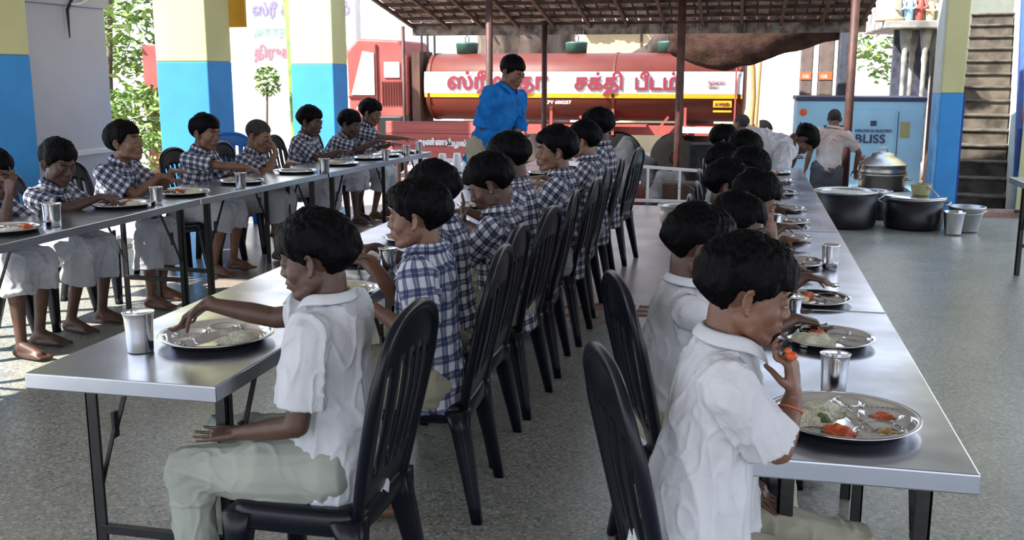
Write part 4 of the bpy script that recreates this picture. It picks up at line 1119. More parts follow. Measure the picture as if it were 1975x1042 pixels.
for k, (l, h, kw, lab) in enumerate(lft):
    kw.setdefault('hand_l', (.40, .14, .80)); kw.setdefault('vol', .020)
    person(lab, l, 0, h, s=1.08, hs=1.16, hip_z=.50, shirt='plaid', lower='dhoti', bare_shin=True, lower_len=.34 + .1 * (k % 3), vox=.0065, seed=k + 40, long_shirt=.12,
           legs=(((.37, -.12, .50), (.40 - .12 * (k % 2), -.15, .07)), ((.37, .12, .50), (.32, .10, .07))), **kw)
# ---- standing man in blue
person('young man standing in a bright blue shirt, looking down at his hands', (-2.10, 8.30, 0), -.45, (.24, .05, 1.55), s=1.20, hs=1.12, hip_z=.93, yaw=-.05, pitch=.42, hand_r=(.22, .05, 1.06), elb_r=(-.7, -.6, -.5), hand_l=(.26, .05, 1.06), elb_l=(-.4, .6, -.8),
       legs=(((.03, -.10, .50), (.0, -.11, .08)), ((.05, .10, .50), (.06, .11, .08))), dir_r=(1, .4, -.1), palm_r=(0, 0, -1), shirt='blue_shirt', lower='khaki', skin='skin_b', vox=.007, seed=60, sleeve=.98, sleeve_r=.064, long_shirt=.16, wr=.014, belly=1.15, arm=1.05, style='crop2', shoulder=.155)
# ---- cooks
person('man in a white shirt bending low over the far end of the right-hand table', (.08, 9.45, 0), .10, (.45, -.02, .955), s=1.28, hs=1.15, hip_z=.90, pitch=1.2, hand_r=(.36, -.16, .58), elb_r=(-.3, -.3, -.1), hand_l=(.42, .15, .80), elb_l=(0, .3, -.2),
       legs=(((.03, -.11, .45), (-.02, -.12, .08)), ((.03, .11, .45), (-.02, .12, .08))), dir_r=(.2, 0, -1), palm_r=(-1, 0, 0), shirt='white_shirt', lower='dhoti', bare_shin=True, lower_len=.7, skin='skin_a', vox=.008, seed=61, belly=1.35, wr=.014)
w2 = person('man seen from behind in a stained white T-shirt and grey dhoti, by the pots', (1.00, 12.75, -.5), PI / 2 + .1, (.07, -.07, 1.50), s=1.12, hs=1.0, hip_z=.90, pitch=.25, hand_r=(.12, -.36, .90), elb_r=(-.3, -1, 0), hand_l=(.02, .27, .80), elb_l=(-.3, 1, 0),
       legs=(((.03, -.11, .47), (-.02, -.12, .08)), ((.03, .11, .47), (-.02, .12, .08))), dir_r=(.2, -.3, -1), shirt='stained_shirt', tuck=True, long_shirt=.02, lower='grey_cloth', skirt=True, bare_shin=True, lower_len=.7, skin='skin_b', style='crop', vox=.008, seed=62, belly=1.1, wr=.010)
bm = B(); ell(bm, (.118, 2.105, .972), (.013, .011, .010), None, 12, 8); ell(bm, (.110, 2.10, .984), (.008, .009, .007), None, 10, 6)
tag(obj('food_morsel', bm, M['curry'], None, True), 'orange morsel of food held at the front right-hand boy\'s lips', 'food')
person('bareheaded person glimpsed behind the bending man, beside the hose', (.02, 12.6, -.5), PI * .8, (.06, 0, 1.44), s=1.04, hs=1.0, hip_z=.80, hand_l=(.15, .2, .85), hand_r=(.15, -.2, .85),
       legs=(((.03, -.10, .43), (-.02, -.11, .08)), ((.03, .10, .43), (-.02, .11, .08))), shirt='white_shirt', lower='grey_cloth', skin='skin_b', style='crop', vox=.010, seed=71)
# ================================================================== cooking pots by the stairs
def pot(x, y, r, h, label, rim='steel_dull'):
    t = thing('cooking_pot', label, 'pot', (x, y, 0), 0)
    bm = B(); lathe(bm, [(0, 0), (r * .90, 0), (r * .97, .03), (r, .10), (r, h - .02), (r * .97, h - .02), (r * .96, .08), (0, .05)], 48); obj('pot_body', bm, M['pot_black'], t, True)
    bm = B(); lathe(bm, [(r * .97, h - .03), (r * 1.06, h - .012), (r * 1.08, h), (r * 1.0, h + .006), (r * .94, h - .01), (r * .94, h - .05)], 48); obj('pot_rim', bm, M[rim], t, True)
    for q in (-1, 1):
        bm = B(); tube(bm, [(q * r * 1.0, -.07, h - .07), (q * (r + .05), -.05, h - .05), (q * (r + .06), 0, h - .045), (q * (r + .05), .05, h - .05), (q * r, .07, h - .07)], .009, 8, True); obj('handle', bm, M['steel_dull'], t, True)
    return t
def lump_in(t, x, y, r, z, m, label, cat):
    bm = B(); nu = 40; rows = []
    for i in range(1, 9):
        rows.append([bm.verts.new((x + r * i / 8 * math.cos(2 * PI * j / nu), y + r * i / 8 * math.sin(2 * PI * j / nu), z + .02 * noise.noise(V(i * .7 * math.cos(2 * PI * j / nu), i * .7 * math.sin(2 * PI * j / nu), 3)))) for j in range(nu)])
    c = bm.verts.new((x, y, z + .02))
    for j in range(nu): bm.faces.new((c, rows[0][j], rows[0][(j + 1) % nu]))
    for a, b in zip(rows, rows[1:]):
        for j in range(nu): bm.faces.new((a[j], b[j], b[(j + 1) % nu], a[(j + 1) % nu]))
    low = [bm.verts.new((v.co.x, v.co.y, z - .05)) for v in rows[-1]]
    for j in range(nu): bm.faces.new((rows[-1][j], low[j], low[(j + 1) % nu], rows[-1][(j + 1) % nu]))
    bm.faces.new(low[::-1])
    tag(obj('pot_food', bm, m, None, True), label, cat, None, 'stuff')
pot(1.06, 10.78, .30, .37, 'large soot-black cooking pot at the right end of the dining table')
lump_in(None, 1.06, 10.78, .265, .345, M['rice'], 'white rice filling the left black cooking pot', 'rice')
pot(1.72, 10.82, .285, .315, 'soot-black cooking pot with a ladle bowl on its lid, near the stairs')
bm = B(); lathe(bm, [(0, .0), (.30, .0), (.312, .004), (.30, .010), (.20, .018), (0, .020)], 48); tag(obj('pot_lid', bm, M['steel'], None, True, loc=(1.72, 10.82, .322)), 'flat steel lid on the right-hand black cooking pot', 'lid')
t = thing('ladle_bowl', 'olive plastic mug with handle lying on the pot lid', 'mug', (1.76, 10.74, .345))
bm = B(); lathe(bm, [(0, 0), (.075, 0), (.085, .02), (.10, .10), (.103, .11), (.095, .11), (.078, .02), (0, .015)], 32); obj('mug_body', bm, M['olive_plastic'], t, True)
bm = B(); tube(bm, [(.05, -.09, .09), (.10, -.13, .05), (.14, -.15, .01)], .011, 8, True); obj('handle', bm, M['steel_dull'], t, True)
pot(1.42, 11.45, .17, .30, 'small dark pot standing in shadow behind the two large pots')
def bucket(x, y, r0, r1, h, label, m='steel'):
    t = thing('steel_bucket', label, 'bucket', (x, y, 0))
    bm = B(); lathe(bm, [(0, .01), (r0 * .9, .01), (r0, 0), (r0 * 1.02, .02), (r1, h - .02), (r1 * 1.06, h - .01), (r1 * 1.06, h), (r1 * .98, h), (r0 * .97, .03), (0, .02)], 40); obj('bucket_body', bm, M[m], t, True)
    return t
bucket(2.03, 10.42, .075, .098, .23, 'tall narrow steel bucket on the floor beside the right black pot')
b_ = bucket(2.19, 10.66, .11, .165, .255, 'wider steel bucket behind the narrow steel bucket', 'steel_dull')
bm = B(); tube(bm, [(-.165, 0, .235), (-.17, -.05, .22), (-.10, -.15, .20), (0, -.178, .19), (.10, -.15, .20), (.17, -.05, .22), (.165, 0, .235)], .004, 6); obj('handle', bm, M['steel_dull'], b_, True)
# steamer on a low stand
t = thing('steamer_stand', 'dark low iron stand under the aluminium steamer', 'stand', (1.66, 12.9, -.5))
for q in ((-.26, -.2), (.26, -.2), (-.26, .2), (.26, .2)):
    bm = B(); bar(bm, (q[0], q[1], 0), (q[0], q[1], .62), .03); obj('leg', bm, M['black_metal'], t)
bm = B(); box(bm, -.32, .32, -.26, .26, .62, .66); obj('stand_top', bm, M['black_metal'], t)
t = thing('steamer', 'large aluminium steamer with domed lid in front of the blue generator', 'steamer', (1.66, 12.9, .162))
bm = B(); lathe(bm, [(0, 0), (.25, 0), (.265, .02), (.27, .17), (.29, .18), (.29, .195), (.26, .20), (0, .20)], 48); obj('steamer_body', bm, M['alu'], t, True)
bm = B(); lathe(bm, [(.27, .20), (.285, .20), (.275, .23), (.27, .29), (.285, .30), (.27, .31), (.20, .37), (.14, .40), (.13, .43), (.06, .45), (0, .455)], 48); obj('lid', bm, M['alu'], t, True)
bm = B(); tube(bm, [(-.045, 0, .45), (-.045, 0, .49), (0, 0, .50), (.045, 0, .49), (.045, 0, .45)], .010, 8, True); obj('lid_knob', bm, M['alu'], t, True)
for q in (-1, 1):
    bm = B(); tube(bm, [(q * .26, -.08, .12), (q * .32, -.06, .13), (q * .32, .06, .13), (q * .26, .08, .12)], .010, 8, True); obj('handle', bm, M['alu'], t, True)
bm = B(); box(bm, .95, 1.35, 12.35, 12.55, .185, .205)
tt_ = thing('serving_shelf', 'grey metal shelf at the hands of the man in the stained T-shirt', 'shelf', (1.18, 12.42, -.5))
bm.free(); bm = B(); box(bm, -.15, .30, -.12, .12, .66, .685); obj('shelf_board', bm, M['steel_dull'], tt_)
for q in (-.13, .28):
    bm = B(); bar(bm, (q, 0, 0), (q, 0, .66), .025); obj('leg', bm, M['black_metal'], tt_)

# ================================================================== generator
g = thing('generator', 'pale blue generator cabinet with a dark top edge, behind the cooks', 'generator', (.73, 15.0, -.5))
bm = B(); box(bm, 0, 1.70, 0, 1.0, .22, 1.66); obj('cabinet', bm, M['gen_blue'], g, bevel=.01)
bm = B(); box(bm, -.02, 1.72, -.02, 1.02, 1.66, 1.715); obj('roof_edge', bm, M['navy'], g, bevel=.008)
bm = B(); box(bm, .02, 1.68, .03, .97, 0, .22); obj('skid', bm, M['navy'], g)
bm = B(); box(bm, .74, 1.32, -.012, 0, .40, 1.52); d_ = obj('door', bm, M['gen_blue'], g, bevel=.004)
bm = B(); box(bm, 1.36, 1.37, -.008, 0, .40, 1.52); obj('seam', bm, M['navy'], g)
bm = B(); box(bm, .38, .40, -.012, 0, .6, 1.30); box(bm, .66, .68, -.012, 0, .6, 1.30); box(bm, .38, .68, -.012, 0, 1.30, 1.32); obj('vent_frame', bm, M['black_metal'], g)
bm = B(); box(bm, .40, .66, -.006, 0, .6, 1.30); obj('vent_panel', bm, M['steel_dull'], g)
bm = B(); lathe(bm, [(0, 0), (.05, 0), (.05, .008), (0, .008)], 24); o = obj('red_badge', bm, M['sign_orange'], g, True, loc=(.09, -.001, 1.50)); o.rotation_euler = (PI / 2, 0, 0)
bm = B(); box(bm, 1.40, 1.52, -.008, 0, 1.16, 1.38); obj('olive_sticker', bm, M['olive_plastic'], g)
bm = B(); box(bm, .86, .96, -.018, 0, .80, .92); l_ = obj('latch_plate', bm, M['steel_dull'], g, bevel=.004)
bm = B(); lathe(bm, [(0, 0), (.028, 0), (.028, .010), (0, .010)], 20); o = obj('latch_knob', bm, M['maroon_paint'], l_, True, loc=(.91, -.018, .86)); o.rotation_euler = (PI / 2, 0, 0)
bm = B(); box(bm, 1.00, 1.08, -.020, -.012, 1.32, 1.39); obj('navy_emblem', bm, M['navy'], d_)
text_mesh('lettering', 'BLISS', .165, M['navy'], d_, (.80, -.022, 1.085), (PI / 2, 0, 0), .003, 'LEFT', 1.12, .004)
text_mesh('lettering', 'KIRLOSKAR ELECTRIC', .050, M['navy'], d_, (.80, -.022, 1.235), (PI / 2, 0, 0), .002, 'LEFT', 1.0, .002)
text_mesh('lettering', 'K', .13, M['navy'], g, (.04, -.006, 1.27), (PI / 2, 0, 0), .003, 'LEFT', 1.1, .003)

# ================================================================== tank lorry behind the hall
T0 = 19.0
t = thing('tank_lorry', 'red water tank lorry with a white band of Tamil lettering', 'lorry', (-2.7, T0, -.5))
def tpart(name, bm, m, parent=None, smooth=False, bevel=0.0, off=(2.7, -T0, .5)):
    for v in bm.verts: v.co += V(*off)
    return obj(name, bm, m, parent or t, smooth, bevel)
XA, XB = -6.02, -.02          # tank ends
def tank_ring(x, ky, kz, zc=1.28):
    r = []
    for j in range(48):
        a = 2 * PI * j / 48; c, s_ = math.cos(a), math.sin(a)
        r.append(V(x, T0 + .62 + math.copysign(abs(c) ** .8, c) * .70 * ky, zc + math.copysign(abs(s_) ** .8, s_) * .635 * kz))
    return r
bm = B(); loft(bm, [tank_ring(XA - .05, .6, .6), tank_ring(XA, .92, .92), tank_ring(XA + .04, 1, 1), tank_ring(XB - .04, 1, 1), tank_ring(XB, .92, .92), tank_ring(XB + .05, .6, .6)])
tk = tpart('tank', bm, M['red_paint'], None, True)
for x in (XA + .06, -2.4, XB - .10):
    bm = B(); loft(bm, [tank_ring(x, 1.0, 1.0), tank_ring(x, 1.022, 1.022), tank_ring(x + .05, 1.022, 1.022), tank_ring(x + .05, 1.0, 1.0)]); tpart('tank_hoop', bm, M['red_paint'], tk, False)
bm = B(); loft(bm, [tank_ring(-2.35, 1.0, 1.0), tank_ring(-2.35, 1.006, 1.006), tank_ring(-2.3, 1.006, 1.006), tank_ring(-2.3, 1.0, 1.0)])
bm.free()
def band(name, z0, z1, x0, x1, k, m):
    bm = B(); vs_ = []
    for x in (x0, x1):
        row = []
        for i in range(9):
            z = z0 + (z1 - z0) * i / 8; sn = (z - 1.28) / .635; s_ = math.copysign(min(1, abs(sn)) ** (1 / .8), sn); c = math.sqrt(max(0, 1 - s_ * s_))
            row.append(bm.verts.new((x, T0 + .62 - (c ** .8) * .70 - k, z)))
        vs_.append(row)
    for i in range(8): bm.faces.new((vs_[0][i], vs_[1][i], vs_[1][i + 1], vs_[0][i + 1]))
    o = tpart(name, bm, m, tk); md = o.modifiers.new('s', 'SOLIDIFY'); md.thickness = .006; md.offset = -1 if False else 1
    return o
band('white_band', 1.165, 1.565, XA - .0, XB - .02, .010, M['white_paint'])
band('yellow_stripe', 1.085, 1.165, XA, XB - .02, .012, M['yellow_paint'])
def ttext(body, size, m, x, z, sx=1.0, bold=.01, parent=None, y=T0 - .115):
    return text_mesh('lettering', body, size, m, parent or tk, (x + 2.7, y - T0, z + .5), (PI / 2, 0, 0), .008, 'LEFT', sx, bold)
M['maroon_paint'] = M['maroon_paint']
ttext('ஸ்ரீ', .40, M['maroon_paint'], -5.56, 1.245, 1.02, .016)
ttext('மாதா', .40, M['maroon_paint'], -4.80, 1.245, 1.02, .016)
ttext('சக்தி', .38, M['maroon_paint'], -3.10, 1.245, .92, .016)
ttext('பீடம்', .38, M['maroon_paint'], -1.99, 1.245, .92, .016)
ttext('KPY 600257', .085, M['white_paint'], -3.67, .975, 1.2, .004, y=T0 - .085)
ttext('காவல்', .07, M['maroon_paint'], -.66, 1.36, 1.2, .003); ttext('600257', .05, M['maroon_paint'], -.66, 1.29, 1.2, .002)
bm = B(); box(bm, -.55, -.22, T0 - .085, T0 - .075, .93, 1.05); box(bm, -.55, -.22, T0 - .062, T0 - .052, .84, .875); y_ = tpart('yellow_plate', bm, M['yellow_paint'], tk)
ttext('AVOID', .07, M['maroon_paint'], -.52, .965, 1.2, .003, y=T0 - .093)
bm = B(); box(bm, -5.9, -5.55, T0 - .05, T0 - .045, .78, 1.0); bm.free()
# chassis, supports, mudguards, wheels
bm = B(); box(bm, XA - .2, XB + .25, T0 + .12, T0 + .24, .40, .58); box(bm, XA - .2, XB + .25, T0 + 1.0, T0 + 1.12, .40, .58); tpart('chassis_rail', bm, M['red_dusty'])
for x in (-3.55, -2.38, -1.05):
    bm = B(); bar(bm, (x, T0 + .02, .40), (x, T0 + .02, .92), .05); tpart('support', bm, M['red_dusty'])
for x, q in ((-3.0, -1), (-1.35, 1), (-2.9, 0)):
    bm = B(); bar(bm, (x, T0 - .02, .75), (x + (.25 if q < 0 else -.22), T0 - .02, .48), .045); tpart('brace', bm, M['red_dusty'])
bm = B(); box(bm, -2.75, -1.75, T0 - .06, T0 + .30, .56, .60); box(bm, -2.85, -2.75, T0 - .06, T0 + .30, .45, .60); tpart('mudguard', bm, M['red_dusty'])
bm = B(); box(bm, -1.15, .10, T0 - .08, T0 - .02, .46, .57); tpart('side_guard', bm, M['white_paint'])
for x in (-2.3, -1.2, -6.9):
    bm = B(); lathe(bm, [(.12, -.14), (.26, -.14), (.45, -.12), (.48, -.06), (.48, .06), (.45, .12), (.26, .14), (.12, .14)], 36)
    for v in bm.verts: v.co = Matrix.Rotation(PI / 2, 3, 'X') @ v.co + V(x, T0 + .14, -.02)
    wl = tpart('wheel', bm, M['tyre'], None, True)
    bm = B(); lathe(bm, [(0, -.10), (.22, -.11), (.25, -.05), (.25, .05), (0, .05)], 24)
    for v in bm.verts: v.co = Matrix.Rotation(PI / 2, 3, 'X') @ v.co + V(x, T0 + .14, -.02)
    tpart('hub', bm, M['red_dusty'], wl, True)
# cab: door side towards the hall
bm = B()
cab = [(-7.55, .35), (-6.35, .35), (-6.35, 1.85), (-6.50, 2.16), (-7.35, 2.20), (-7.60, 1.95)]
for yy in ((T0 - .10), (T0 + 1.65)): pass
va = [bm.verts.new((x, T0 - .10, z)) for x, z in cab]; vb = [bm.verts.new((x, T0 + 1.6, z)) for x, z in cab]
for i in range(len(cab)): bm.faces.new((va[i], va[(i + 1) % len(cab)], vb[(i + 1) % len(cab)], vb[i]))
bm.faces.new(va); bm.faces.new(vb[::-1])
cb = tpart('cab', bm, M['red_dusty'], None, False, .05)
bm = B()
for pts in ([(-7.50, 1.12), (-7.02, 1.12), (-7.02, 1.92), (-7.25, 1.96)],):
    va = [bm.verts.new((x, T0 - .125, z)) for x, z in pts]; vb = [bm.verts.new((x, T0 - .10, z)) for x, z in pts]
    for i in range(4): bm.faces.new((va[i], va[(i + 1) % 4], vb[(i + 1) % 4], vb[i]))
    bm.faces.new(va)
tpart('door_window', bm, M['glass_dark'], cb)
bm = B(); box(bm, -6.82, -6.50, T0 - .13, T0 - .10, 1.45, 1.75); tpart('rear_window', bm, M['glass_dark'], cb, False, .02)
for q in range(8):
    bm = B(); bar(bm, (-6.86 + q * .055, T0 - .115, .92), (-6.86 + q * .055, T0 - .115, 1.38), .018, .02); tpart('louvre', bm, M['red_paint'], cb)
bm = B(); bar(bm, (-6.97, T0 - .12, .45), (-6.97, T0 - .12, 2.08), .035); bar(bm, (-7.56, T0 - .12, 1.08), (-6.97, T0 - .12, 1.08), .03); tpart('door_edge', bm, M['red_paint'], cb)
bm = B(); box(bm, -7.40, -7.15, T0 - .125, T0 - .10, .84, .885); tpart('door_handle', bm, M['white_paint'], cb)
bm = B(); box(bm, -6.28, -6.12, T0 - .05, T0 + .8, .3, 1.95); tpart('headboard', bm, M['wood'])
bm = B(); box(bm, -6.95, -6.30, T0 - .15, T0 + .4, .33, .72); tpart('battery_box', bm, M['black_metal'], None, False, .03)
bm = B(); box(bm, -6.55, -6.45, T0 - .17, T0 - .15, .30, .50); tpart('white_label', bm, M['white_paint'], None)
for x in (-6.18, -6.06, -5.92):
    bm = B(); bar(bm, (x, T0 + .3, 1.3), (x, T0 + .3, 2.35), .035); tpart('pipe', bm, M['black_metal'])
# hose and ladder at the tail
bm = B()
hp = [(-.28, T0 + .2, 1.93), (-.02, T0 + .1, 2.05), (.14, T0, 2.10), (.18, T0, 1.95)]
tube(bm, [(-.42, T0 + .1, 1.98), (-.22, T0, 2.02), (0.0, T0 - .02, 2.10), (.12, T0 - .02, 2.14)], .028, 8, True); tpart('pale_pipe', bm, M['plastic_white'])
bm = B(); tube(bm, [(-.05, T0 - .08, 1.85), (-.02, T0 - .08, 2.10), (.10, T0 - .08, 2.22), (.22, T0 - .08, 2.16), (.26, T0 - .08, 1.9), (.24, T0 - .08, 1.2), (.22, T0 - .08, .3)], .024, 10, True); tpart('hose', bm, M['hose'], None, True)
bm = B(); tube(bm, [(.06, T0 - .06, 1.95), (.13, T0 - .06, 1.6), (.16, T0 - .06, 1.1), (.14, T0 - .06, .5), (.10, T0 - .06, .35)], .045, 10, True); tpart('fire_hose', bm, M['hose'], None, True)
bm = B(); bar(bm, (-.16, T0 - .13, .45), (-.16, T0 - .13, 1.75), .03); tpart('ladder_rail', bm, M['red_dusty'])
# green bins on the far side of the lorry
for x, w_ in ((-5.35, .44), (-3.18, .42), (-1.42, .44)):
    tq = thing('green_bin', {-5.35: 'dark green bin above the tank, left of the brown post', -3.18: 'dark green bin above the tank before the cream wall', -1.42: 'dark green bin above the tank behind the right post'}[x], 'bin', (x, T0 + .62, 1.91))
    bm = B(); lathe(bm, [(0, 0), (w_ * .46, 0), (w_ * .5, .18), (w_ * .52, .20), (w_ * .4, .22), (0, .23)], 24); obj('bin_body', bm, M['green_plastic'], tq, True)
    bm = B(); tube(bm, [(-.03, 0, .22), (-.04, 0, .30), (0, 0, .36), (.04, 0, .30), (.03, 0, .22)], .012, 6, True); obj('hanging_loop', bm, M['rust_metal'], tq, True)

# ================================================================== red lettered board, railing, bags
t = thing('lettered_board', 'dusty red plank board with white Tamil lettering behind the man in blue', 'board', (-5.05, 14.0, -.5))
bm = B(); box(bm, 0, 2.08, 0, .05, .84, 1.36)
brd = obj('board_panel', bm, mat('dusty_red_board', (.47, .115, .10), .7, var=.12, vscale=3, bump=.5, bscale=5, stretch=(.3, 1, 9)), t, bevel=.006)
for z in (1.01, 1.19):
    bm = B(); box(bm, 0, 2.08, -.004, 0, z, z + .006); obj('plank_gap', bm, M['maroon_paint'], brd)
for x in (.15, 1.93):
    bm = B(); bar(bm, (x, .08, 0), (x, .08, 1.2), .06); obj('leg', bm, M['wood'], t)
text_mesh('lettering', 'அன்னம்', .115, M['plastic_white'], brd, (.46, -.008, 1.03), (PI / 2, 0, 0), .004, 'LEFT', 1.05, .006)
text_mesh('lettering', 'வழங்குதல்', .105, M['plastic_white'], brd, (.92, -.008, 1.02), (PI / 2, 0, 0), .004, 'LEFT', .95, .006)
text_mesh('lettering', 'டு நன்', .115, M['plastic_white'], brd, (1.72, -.008, 1.02), (PI / 2, 0, 0), .004, 'LEFT', 1.05, .006)
t = thing('railing', 'white painted tubular railing beyond the last middle-row chair', 'railing', (-1.32, 12.3, 0))
bm = B(); bar(bm, (0, 0, .44), (1.5, 0, .36), .035); bar(bm, (0, 0, .02), (1.1, 0, .02), .035); obj('rail', bm, M['white_paint'], t)
for x in (.0, .22, .60, 1.05):
    bm = B(); bar(bm, (x, 0, .0), (x, 0, .43 - x * .05), .03); obj('post', bm, M['white_paint'], t)
# grey covered bundles and box behind the railing
def bundle(x, y, z, r, seed, label, m='grey_fabric'):
    bm = B(); nu, nv = 30, 18; rows = []
    for i in range(1, nv):
        ph = PI * i / nv
        row = []
        for j in range(nu):
            th = 2 * PI * j / nu; d = V(math.sin(ph) * math.cos(th), math.sin(ph) * math.sin(th), math.cos(ph))
            k = 1 + .35 * noise.noise(d * 1.5 + V(seed, 0, 0)) + .10 * noise.noise(d * 5 + V(0, seed, 0))
            row.append((x + d.x * r[0] * k, y + d.y * r[1] * k, z + max(-.9, d.z) * r[2] * k))
        rows.append([V(*p) for p in row])
    loft(bm, rows); return tag(obj('covered_bundle', bm, M[m], None, True), label, 'bundle')
bundle(-1.55, 14.2, .05, (.42, .35, .52), 1, 'grey tarpaulin-covered bundle behind the far middle-row chair')
bundle(-.95, 14.0, -.12, (.30, .3, .36), 5, 'smaller grey bundle leaning by the brown post')
bm = B(); box(bm, -.75, .35, 15.0, 15.6, -.5, .52)
t = tag(obj('grey_box', bm, M['grey_fabric'], None, bevel=.02), 'grey metal box behind the brown post, under the tank', 'box')
bm = B(); box(bm, -.20, .02, 14.985, 15.0, .26, .44); obj('vent', bm, M['black_metal'], t)
bm = B(); box(bm, -1.0, .1, 13.2, 13.6, -.5, .14)
tag(obj('low_bench', bm, M['wood'], None, bevel=.02), 'low brown timber bench behind the white railing', 'bench')
t = thing('red_can', 'small red can standing behind the railing near the chair', 'can', (-1.28, 13.0, -.5))
bm = B(); lathe(bm, [(0, 0), (.09, 0), (.09, .58), (.07, .62), (.03, .64), (0, .64)], 20); obj('can_body', bm, M['red_paint'], t, True)
bm = B(); lathe(bm, [(0, .64), (.03, .64), (.03, .68), (0, .68)], 12); obj('cap', bm, M['white_paint'], t, True)
bm = B(); box(bm, -.42, -.18, 12.6, 12.8, -.5, .34); tag(obj('white_carton', bm, M['white_paint'], None, bevel=.01), 'white carton beside the spiky plant', 'carton')
# grey pail and spiky plant in the aisle
t = thing('aluminium_vessel', 'grey aluminium vessel on the floor left of the spiky plant', 'vessel', (-.62, 10.35, 0))
bm = B(); lathe(bm, [(0, 0), (.13, 0), (.17, .05), (.18, .16), (.165, .20), (.20, .22), (.20, .23), (.155, .21), (.16, .06), (0, .03)], 32); obj('vessel_body', bm, M['alu'], t, True)
t = thing('spiky_plant', 'spiky dark-leaved potted plant behind the right-hand row', 'plant', (-.30, 9.6, 0))
bm = B(); lathe(bm, [(0, 0), (.12, 0), (.16, .25), (.17, .27), (.15, .27), (0, .24)], 24); obj('flowerpot', bm, M['black_metal'], t, True)
random.seed(5); bm = B()
for k in range(26):
    a = random.uniform(0, 2 * PI); ln = random.uniform(.30, .62); tilt = random.uniform(.15, .95)
    pts = []
    for q in range(6):
        f = q / 5; rr = ln * f * math.sin(tilt * (.6 + .6 * f)); pts.append(V(rr * math.cos(a), rr * math.sin(a), .24 + ln * f * math.cos(tilt * (.6 + .7 * f))))
    tube(bm, pts, [.016, .020, .019, .015, .009, .002], 6, flat=.3)
obj('leaf_cluster', bm, M['leaf_dark'], t, True)
# white plastic bag of paper cups on a low stand
t = thing('low_stand', 'low stand hidden under the white bags beyond the left table', 'stand', (-2.75, 10.9, 0))
bm = B(); box(bm, -.55, .45, -.3, .3, .43, .47); obj('stand_top', bm, M['wood'], t)
for q in ((-.5, -.25), (.4, -.25), (-.5, .25), (.4, .25)):
    bm = B(); bar(bm, (*q, 0), (*q, .43), .03); obj('leg', bm, M['black_metal'], t)
bundle(-2.98, 10.40, .24, (.28, .22, .26), 12, 'white plastic bag heaped left below the upturned cups', 'bag_white').name = 'plastic_bag'
bundle(-2.52, 10.40, .23, (.28, .22, .25), 17, 'white plastic bag heaped right below the upturned cups', 'bag_white').name = 'plastic_bag'
bundle(-2.25, 9.85, .24, (.22, .26, .30), 19, 'crumpled white plastic bag near the man in blue\'s legs', 'bag_white').name = 'plastic_bag'
bm = B(); lathe(bm, [(0, .17), (.030, .17), (.034, .165), (.052, .004), (.056, 0), (.050, 0), (.03, .15), (0, .155)], 24)
bmesh.ops.recalc_face_normals(bm, faces=bm.faces)
cup_me = bpy.data.meshes.new('upturned_cup'); bm.to_mesh(cup_me); bm.free(); cup_me.materials.append(M['plastic_white']); cup_me.polygons.foreach_set('use_smooth', [True] * len(cup_me.polygons))
for k, (x, y) in enumerate(((-3.22, 10.85), (-3.08, 10.95), (-2.93, 10.82), (-2.74, 10.92), (-2.52, 10.86), (-2.38, 10.95), (-2.86, 11.1))):
    o = bpy.data.objects.new('upturned_cup', cup_me); COL.objects.link(o); o.location = (x, y - .12, .471); o.scale = (1.15, 1.15, 1.2)
    tag(o, 'tall white cup turned upside down in the cluster beyond the left table', 'cup', 'upturned white cups')

# ================================================================== shed roof and posts
t = thing('shed_roof', 'tiled shed roof on dark battens above the tank lorry', 'roof', (0, 16.5, 2.35))
M['tile'] = mat('weathered_roof_tile', (.30, .26, .24), .85, var=.4, vscale=6, bump=.5, bscale=14)
sl = .175
bm = B(); random.seed(9)
nrow = 14; 
for i in range(nrow):
    for j in range(40):
        x = -5.45 + j * .18; y = -.05 - i * .24; 
        z = -sl * y + random.uniform(-.006, .006); g = .012
        dz = random.uniform(-.006, .006)
        vs4 = [bm.verts.new((x + g, y, z)), bm.verts.new((x + .18 - g, y, z + dz)), bm.verts.new((x + .18 - g, y - .235, z + sl * .235 + .015 + dz)), bm.verts.new((x + g, y - .235, z + sl * .235 + .015))]
        bm.faces.new(vs4)
o = obj('roof_tiles', bm, M['tile'], t); o['kind'] = 'stuff'
md = o.modifiers.new('s', 'SOLIDIFY'); md.thickness = .018; md.offset = 1
bm = B(); box(bm, -5.5, 1.76, -3.4, .05, .06, .07)
for v in bm.verts: v.co.z += -sl * v.co.y
obj('roof_sheet', bm, M['tile'], t)
for i in range(8):
    y = -.05 - i * .44
    bm = B(); bar(bm, (-5.5, y, -sl * y - .03), (1.76, y, -sl * y - .03), .05, .05); obj('batten', bm, M['wood'], t)
for j in range(13):
    x = -5.4 + j * .59
    bm = B(); bar(bm, (x, .0, -.075), (x, -3.3, sl * 3.3 - .075), .045, .05); obj('rafter', bm, M['wood'], t)
bm = B()
for j in range(40): box(bm, -5.45 + j * .18 + .002, -5.45 + j * .18 + .178, .02, .035, -.20, -.02)
obj('eave_tiles', bm, M['tile'], t)
for x, y, zb, zt, r, lab in ((-3.40, 13.6, -.5, 2.78, .048, 'brown steel post left of the man in blue, holding the shed roof'), (-3.18, 16.4, -.5, 2.30, .045, 'dark brown post at the far eave behind the blue-shirted man'),
                        (-.88, 14.4, -.5, 2.66, .055, 'brown steel post in the middle, in front of the tank'), (1.28, 13.4, -.5, 2.84, .052, 'brown steel post in front of the blue generator'), (-5.54, 16.3, -.5, 2.3, .03, 'thin pinkish post at the left end of the shed')):
    bm = B(); tube(bm, [(x, y, zb), (x, y, zt)], r, 16); tag(obj('roof_post', bm, M['rust_metal'], None, True), lab, 'post')

